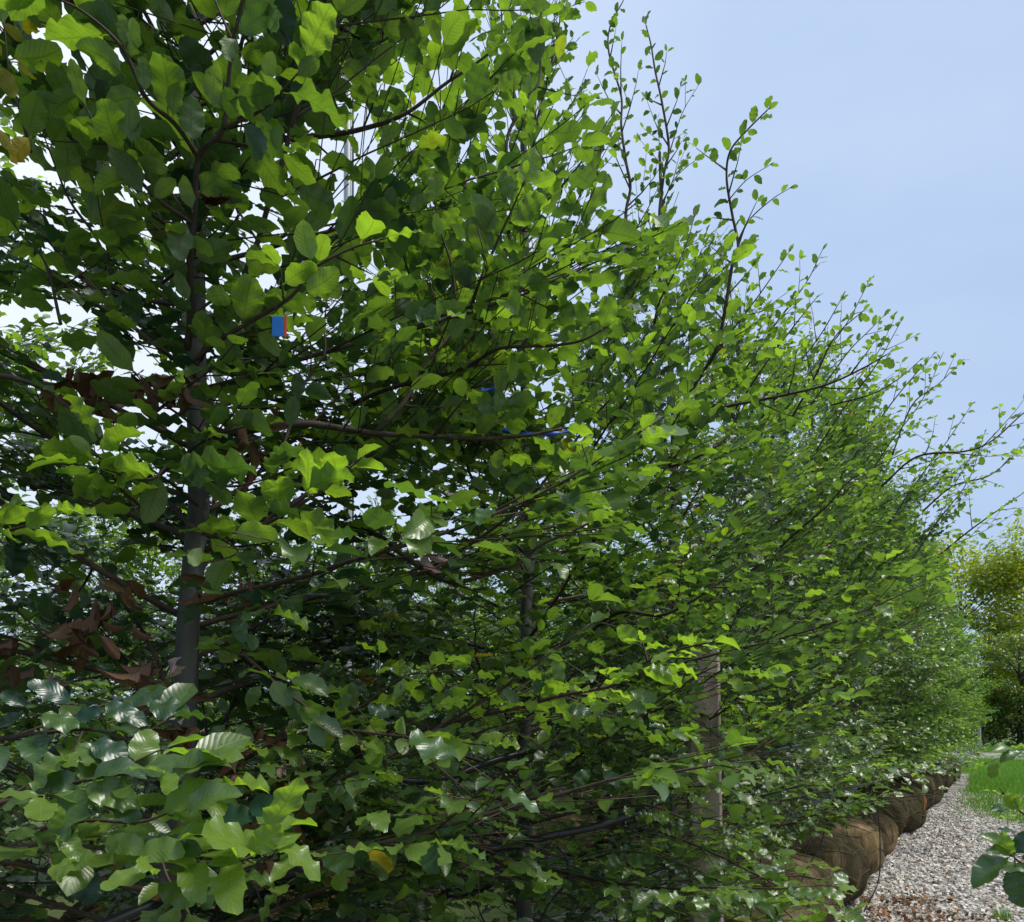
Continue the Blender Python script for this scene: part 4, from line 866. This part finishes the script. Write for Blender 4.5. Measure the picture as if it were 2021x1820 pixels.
# ------------------------------------------------------------------ withered leaves on the near tree
rnd = random.Random(5)
def dead_cluster(root, base, px, py, y, w, h, n, size=.056):
    for _ in range(int(n*1.3)):
        p = at(px+rnd.uniform(-w, w), py+rnd.uniform(-h, h), y+rnd.uniform(-.06, .10)) - base
        o = link('dead_leaf', DEAD_MESH[rnd.randrange(NV)], root, loc=p, col=(rnd.random(), 0, 0, 1))
        o.rotation_euler = (R(rnd.uniform(-150, -50)), R(rnd.uniform(-60, 60)), rnd.uniform(0, 6.28)); s_ = size*rnd.uniform(.6, 1.1); o.scale = (s_*.8, s_, s_)
r1 = DATA[1]['root']; b1 = DATA[1]['base']
for c in [(160,740,1.25,50,30,12),(250,750,1.25,60,30,12),(320,740,1.25,45,30,9),(415,380,1.22,22,22,4),(500,810,1.25,30,25,4),(500,900,1.22,25,40,4),
          (200,1190,1.25,60,60,14),(130,1240,1.25,60,40,9),(290,1330,1.22,40,40,8),(330,1400,1.2,60,50,12),(410,1140,1.22,25,30,5),(480,1170,1.3,40,40,4),
          (500,1500,1.25,40,40,7),(580,1560,1.22,50,60,16),(540,1450,1.25,40,30,5),(530,1660,1.2,12,50,5),(645,1690,1.25,20,30,4),(390,1760,1.15,50,40,7),(850,1070,1.45,12,30,3),(20,1260,1.2,30,30,4),(720,1440,1.3,40,20,2),(60,1300,1.25,60,30,5)]:
    dead_cluster(r1, b1, *c)

# ------------------------------------------------------------------ posts, lamp post, hoses, ribbons
p = at(1400, 1421, 2.72); po = link('wooden_post', box_mesh('wooden_post', .115, .10, 1.86, M['wood'], .01), loc=(p.x, p.y, 0)); po.rotation_euler = (0, R(-.8), R(-8))
tag(po, 'broad weathered wooden post standing among the leaves beside the hoses', 'post')
q = on_row(1.15, 1.52); wp = link('wooden_stake', box_mesh('wooden_stake', .05, .05, 1.15, M['wood'], .006), loc=at(686, 1421, 2.3)*1); wp.location.z = 0
tag(wp, 'pinkish wooden stake low down behind the brown leaves', 'stake')
lp = empty('lamp_post', (at(686, 1421, 5.6).x, 5.6, 0), 'tall thin grey lamp post behind the trees, showing in the sky gap', 'lamp post')
PH = EYE+(1421-125)/F*5.6
tb = Tubes(); tb.add([Vector((0, 0, 0)), Vector((0, 0, 3)), Vector((0, 0, PH))], [.034, .032, .030], 8); link('pole', tb.mesh('pole', M['metal']), lp)
tb = Tubes(); tb.add([Vector((.040, 0, .3)), Vector((.040, 0, PH*.5)), Vector((.040, 0, PH-.1))], .007, 6); link('cable', tb.mesh('cable', M['hose']), lp)
hd = link('lamp_head', box_mesh('lamp_head', .15, .09, .05, M['metal'], .012), lp, loc=(0, 0, PH-.03))
tb = Tubes()
for x in (-.05, .05): tb.add([Vector((x, 0, .05)), Vector((x, 0, .085))], .008, 5)
link('bracket', tb.mesh('bracket', M['hose']), hd)

def hose(name, pts, r, label, sides=8, n=10):
    tb = Tubes(); tb.add(spline([at(*p) for p in pts], n), r, sides)
    o = link(name, tb.mesh(name, M['hose'])); return tag(o, label, 'hose', 'irrigation hoses in the trees')
hose('irrigation_pipe', [(60,1900,1.1),(300,1790,1.2),(480,1740,1.3),(700,1700,1.5),(851,1685,1.72),(1010,1670,2.0),(1074,1652,2.2),(1180,1630,2.4),(1281,1593,2.6),(1350,1550,2.9),(1418,1484,3.3),(1490,1487,3.7),(1560,1474,4.1),(1640,1462,4.6),(1690,1480,5.0)], .0125, 'thick black irrigation pipe sagging from trunk to trunk along the row')
hose('irrigation_pipe', [(700,1500,1.75),(790,1540,1.8),(880,1535,1.85),(980,1500,1.95),(1100,1470,2.1),(1250,1440,2.5),(1400,1420,3.1)], .009, 'black pipe higher up in the dark middle of the trees')
drips = [
 ([(1485,1487,3.6),(1520,1530,3.5),(1535,1600,3.45),(1537,1680,3.5),(1535,1760,3.6)], 'thin black drip hose arching down just right of the broad post'),
 ([(1418,1500,3.3),(1500,1530,3.6),(1560,1555,3.9),(1610,1590,4.2),(1625,1650,4.4),(1590,1720,4.4),(1560,1790,4.3)], 'thin drip hose hanging in a loop over the front root balls'),
 ([(1650,1460,4.6),(1690,1500,4.4),(1715,1540,4.3),(1732,1600,4.25),(1737,1670,4.2),(1733,1740,4.15),(1705,1800,4.1)], 'long thin drip hose hanging to the gravel in front of the pale tan root ball'),
 ([(1400,1560,3.0),(1440,1580,3.2),(1480,1620,3.4),(1500,1680,3.5),(1498,1750,3.6)], 'thin drip hose curving down behind the broad wooden post'),
 ([(1100,1670,2.2),(1120,1700,2.2),(1118,1740,2.2),(1080,1790,2.2),(1060,1840,2.2)], 'thin drip hose looping in the dark left of the broad post'),
 ([(1360,1900,2.5),(1400,1830,2.45),(1440,1790,2.5),(1480,1760,2.7)], 'short thin hose crossing the foot of the broad post'),
 ([(500,1735,1.35),(515,1780,1.35),(545,1840,1.4)], 'thin hose dropping beside the brown leaves at the bottom'),
]
for pts, lb in drips: hose('drip_hose', pts, .0035, lb, 6)

def ribbon(name, pts, w, m, label, cat):
    S = spline([at(*p) for p in pts], 8); V = []; Q = []
    for i, p in enumerate(S):
        tw = Vector((0, .3*math.sin(i*.7), 1)).normalized()
        wi = w*(.75+.35*math.sin(i*.9)); nn = Vector((0, .0012, 0))
        V += [(p-tw*wi*.5)[:], (p+tw*wi*.5)[:], (p+tw*wi*.5+nn)[:], (p-tw*wi*.5+nn)[:]]
    for i in range(len(S)-1):
        a = i*4
        for j in range(4): Q.append((a+j, a+(j+1) % 4, a+4+(j+1) % 4, a+4+j))
    return tag(link(name, quad_mesh(name, np.array(V), np.array(Q), m)), label, cat)
ribbon('blue_tape', [(895,782,1.62),(925,776,1.6),(950,772,1.6),(985,762,1.62)], .014, M['blue'], 'torn strip of bright blue tape tied across a dark bough', 'tape')
ribbon('blue_tape', [(990,850,1.75),(1040,858,1.72),(1090,856,1.72),(1140,848,1.75)], .011, M['blue'], 'dark blue tape wound round the stem below the long bough', 'tape')
ribbon('orange_ribbon', [(592,878,1.3),(597,890,1.3),(594,905,1.3)], .010, M['orange'], 'scrap of orange ribbon below the long horizontal branch', 'ribbon')
ribbon('orange_ribbon', [(1100,634,1.9),(1108,632,1.9),(1116,636,1.9)], .016, M['orange'], 'orange scrap in the sky gap above the right-hand twig', 'ribbon')
ribbon('orange_ribbon', [(1097,715,1.9),(1098,722,1.9),(1097,728,1.9)], .008, M['orange'], 'tiny orange scrap under the bright bough', 'ribbon')
tg = empty('plant_tag', at(548, 642, 1.12), 'light blue plant tag with a red edge hanging in the leaves', 'tag')
o = link('card', box_mesh('card', .017, .0015, .030, M['bluetag'], .0006), tg, loc=(0, 0, -.017))
o = link('card_edge', box_mesh('card_edge', .005, .0016, .030, M['red'], .0006), tg, loc=(.0112, .0002, -.017))
tb = Tubes(); tb.add([Vector((0, 0, .016)), Vector((-.004, 0, .04)), Vector((.004, 0, .07))], .0006, 4); link('string', tb.mesh('string', M['twine']), tg)
p = on_row(10.3, .72); st = link('orange_stick', box_mesh('orange_stick', .012, .012, .2, M['orange'], .002), loc=(p.x, p.y, .52)); tag(st, 'small upright orange marker stick on a far root ball', 'marker')
wp = on_row(48.5, .75); pp = Tubes(); pp.add([Vector((0, 0, 0)), Vector((0, 0, 1.1)), Vector((0, 0, 2.2))], [.11, .10, .10], 8)
tag(link('white_post', pp.mesh('white_post', M['cream']), loc=wp), 'short pale post beneath the trees beyond the lawn', 'post')

# ------------------------------------------------------------------ gravel, litter, grass
rng = np.random.default_rng(2)
def scatter(name, n, smin, smax, dmin, dmax, shape, size, flat, m, parent=None, z0=.0, keep=None, tr=(0, 1), bias=1.0, tilt=.5):
    V0, Q0 = shape
    s_ = smin + (smax-smin)*rng.random(n)**bias; d_ = rng.uniform(dmin, dmax, n)
    P = np.array(RD[:])[None]*s_[:, None] + np.array(ND[:])[None]*d_[:, None]
    k = (P[:, 1] > 4.5) & (P[:, 0]/P[:, 1] < .80)
    if keep is not None: k &= keep(s_, d_)
    P = P[k]; n = len(P); sz = size*rng.uniform(.5, 1.3, n)
    a = rng.uniform(0, 6.28, n); tx = rng.normal(0, tilt, n)
    ca, sa, ct, st_ = np.cos(a), np.sin(a), np.cos(tx), np.sin(tx)
    Rm = np.zeros((n, 3, 3)); Rm[:, 0, 0] = ca; Rm[:, 0, 1] = -sa*ct; Rm[:, 0, 2] = sa*st_; Rm[:, 1, 0] = sa; Rm[:, 1, 1] = ca*ct; Rm[:, 1, 2] = -ca*st_; Rm[:, 2, 1] = st_; Rm[:, 2, 2] = ct
    sc3 = np.stack([sz*rng.uniform(.7, 1.3, n), sz*rng.uniform(.7, 1.3, n), sz*flat*rng.uniform(.7, 1.3, n)], 1)
    V = np.einsum('aij,avj->avi', Rm, V0[None]*sc3[:, None, :]) + P[:, None, :]; V[:, :, 2] += z0 + (sz*flat*.35)[:, None]
    Q = (Q0[None] + (np.arange(n)*len(V0))[:, None, None]).reshape(-1, 4)
    tint = np.repeat(rng.uniform(tr[0], tr[1], n), len(V0))
    return quad_mesh(name, V.reshape(-1, 3), Q, m, tint, smooth=False)
cb = np.array([(-.42,-.38,-.4),(.40,-.45,-.4),(.5,.36,-.35),(-.36,.44,-.45),(-.33,-.26,.40),(.27,-.36,.5),(.36,.25,.36),(-.24,.36,.46)], float)
cq = np.array([(0,3,2,1),(4,5,6,7),(0,1,5,4),(1,2,6,5),(2,3,7,6),(3,0,4,7)])
me = scatter('gravel', 50000, 4.5, 19, -2.0, 1.5, (cb, cq), .042, .62, M['stones'], z0=.004, bias=1.35, keep=lambda s, d: d > (-2 + 0*s))
tag(link('gravel', me), kind='stuff', label='pale grey stone chips of the path', cat=None)
v, q, uv = SH['lo'][2]
for nm, n, s0, s1, d0, d1, sz, kp in (('leaf_litter', 900, 5.4, 7.9, -.1, 1.15, .056, lambda s, d: np.sin(s*9+d*7)*.14+.50 > np.hypot((s-6.6)*.55, d-.62)+.12*np.sin(s*31)*np.cos(d*23)),
                                  ('leaf_litter', 300, 6.5, 15, -.2, .95, .05, lambda s, d: np.abs(d-.55-.12*np.sin(s)) < .22)):
    vv = (v-np.array([0, .5, 0])); 
    me = scatter(nm, n, s0, s1, d0, d1, (vv, q), sz, 1.0, M['dead'], z0=.028, keep=kp, tilt=.45)
    tag(link(nm, me), kind='stuff')
def grass(name, n, s0, s1, d0, d1, h, w, keep=None, bias=1.0):
    s_ = s0+(s1-s0)*rng.random(n)**bias; d_ = rng.uniform(d0, d1, n)
    k = np.ones(n, bool) if keep is None else keep(s_, d_)
    s_, d_ = s_[k], d_[k]; n = len(s_)
    P = np.array(RD[:])[None]*s_[:, None] + np.array(ND[:])[None]*d_[:, None]
    a = rng.uniform(0, 6.28, n); hh = h*rng.uniform(.5, 1.25, n); ww = w*rng.uniform(.7, 1.3, n); ln = rng.normal(0, .35, (n, 2))
    dx = np.stack([np.cos(a), np.sin(a), np.zeros(n)], 1)*ww[:, None]
    ben = np.concatenate([ln*hh[:, None], np.zeros((n, 1))], 1)
    V = np.stack([P-dx, P+dx, P+dx*.7+ben*.35+[0, 0, 1]*(hh*.55)[:, None], P-dx*.7+ben*.35+[0, 0, 1]*(hh*.55)[:, None], P+dx*.08+ben+[0, 0, 1]*hh[:, None], P-dx*.08+ben+[0, 0, 1]*hh[:, None]], 1)
    Q = (np.array([(0, 1, 2, 3), (3, 2, 4, 5)])[None] + (np.arange(n)*6)[:, None, None]).reshape(-1, 4)
    return tag(link(name, quad_mesh(name, V.reshape(-1, 3), Q, M['grass'], np.repeat(rng.random(n), 6))), kind='stuff')
def edge(s): return np.interp(s, [12.6, 13.4, 14.5, 16, 26, 26.5, 40], [-2.6, -.6, .1, .45, .62, 4, 6])
grass('grass', 60000, 12.6, 35.8, -6, 2.0, .13, .0065, lambda s, d: d < edge(s)-rng.random(len(s))*.25+.12, 1.6)
grass('grass', 9000, 43, 51, -9, 4, .2, .02)
grass('weeds', 2500, 8.5, 20, -1.2, .7, .10, .005, lambda s, d: (np.abs(d-edge(np.maximum(s, 12.6))) < .5) & (rng.random(len(s)) < .8))
for i, (s, d) in enumerate(((7.1, -.05), (7.35, -.28), (7.5, -.75), (9.5, -.6))):
    P0 = on_row(s, d)
    n_ = 60; o = grass('grass_tuft', n_, s-.07, s+.07, d-.07, d+.07, .13, .004)
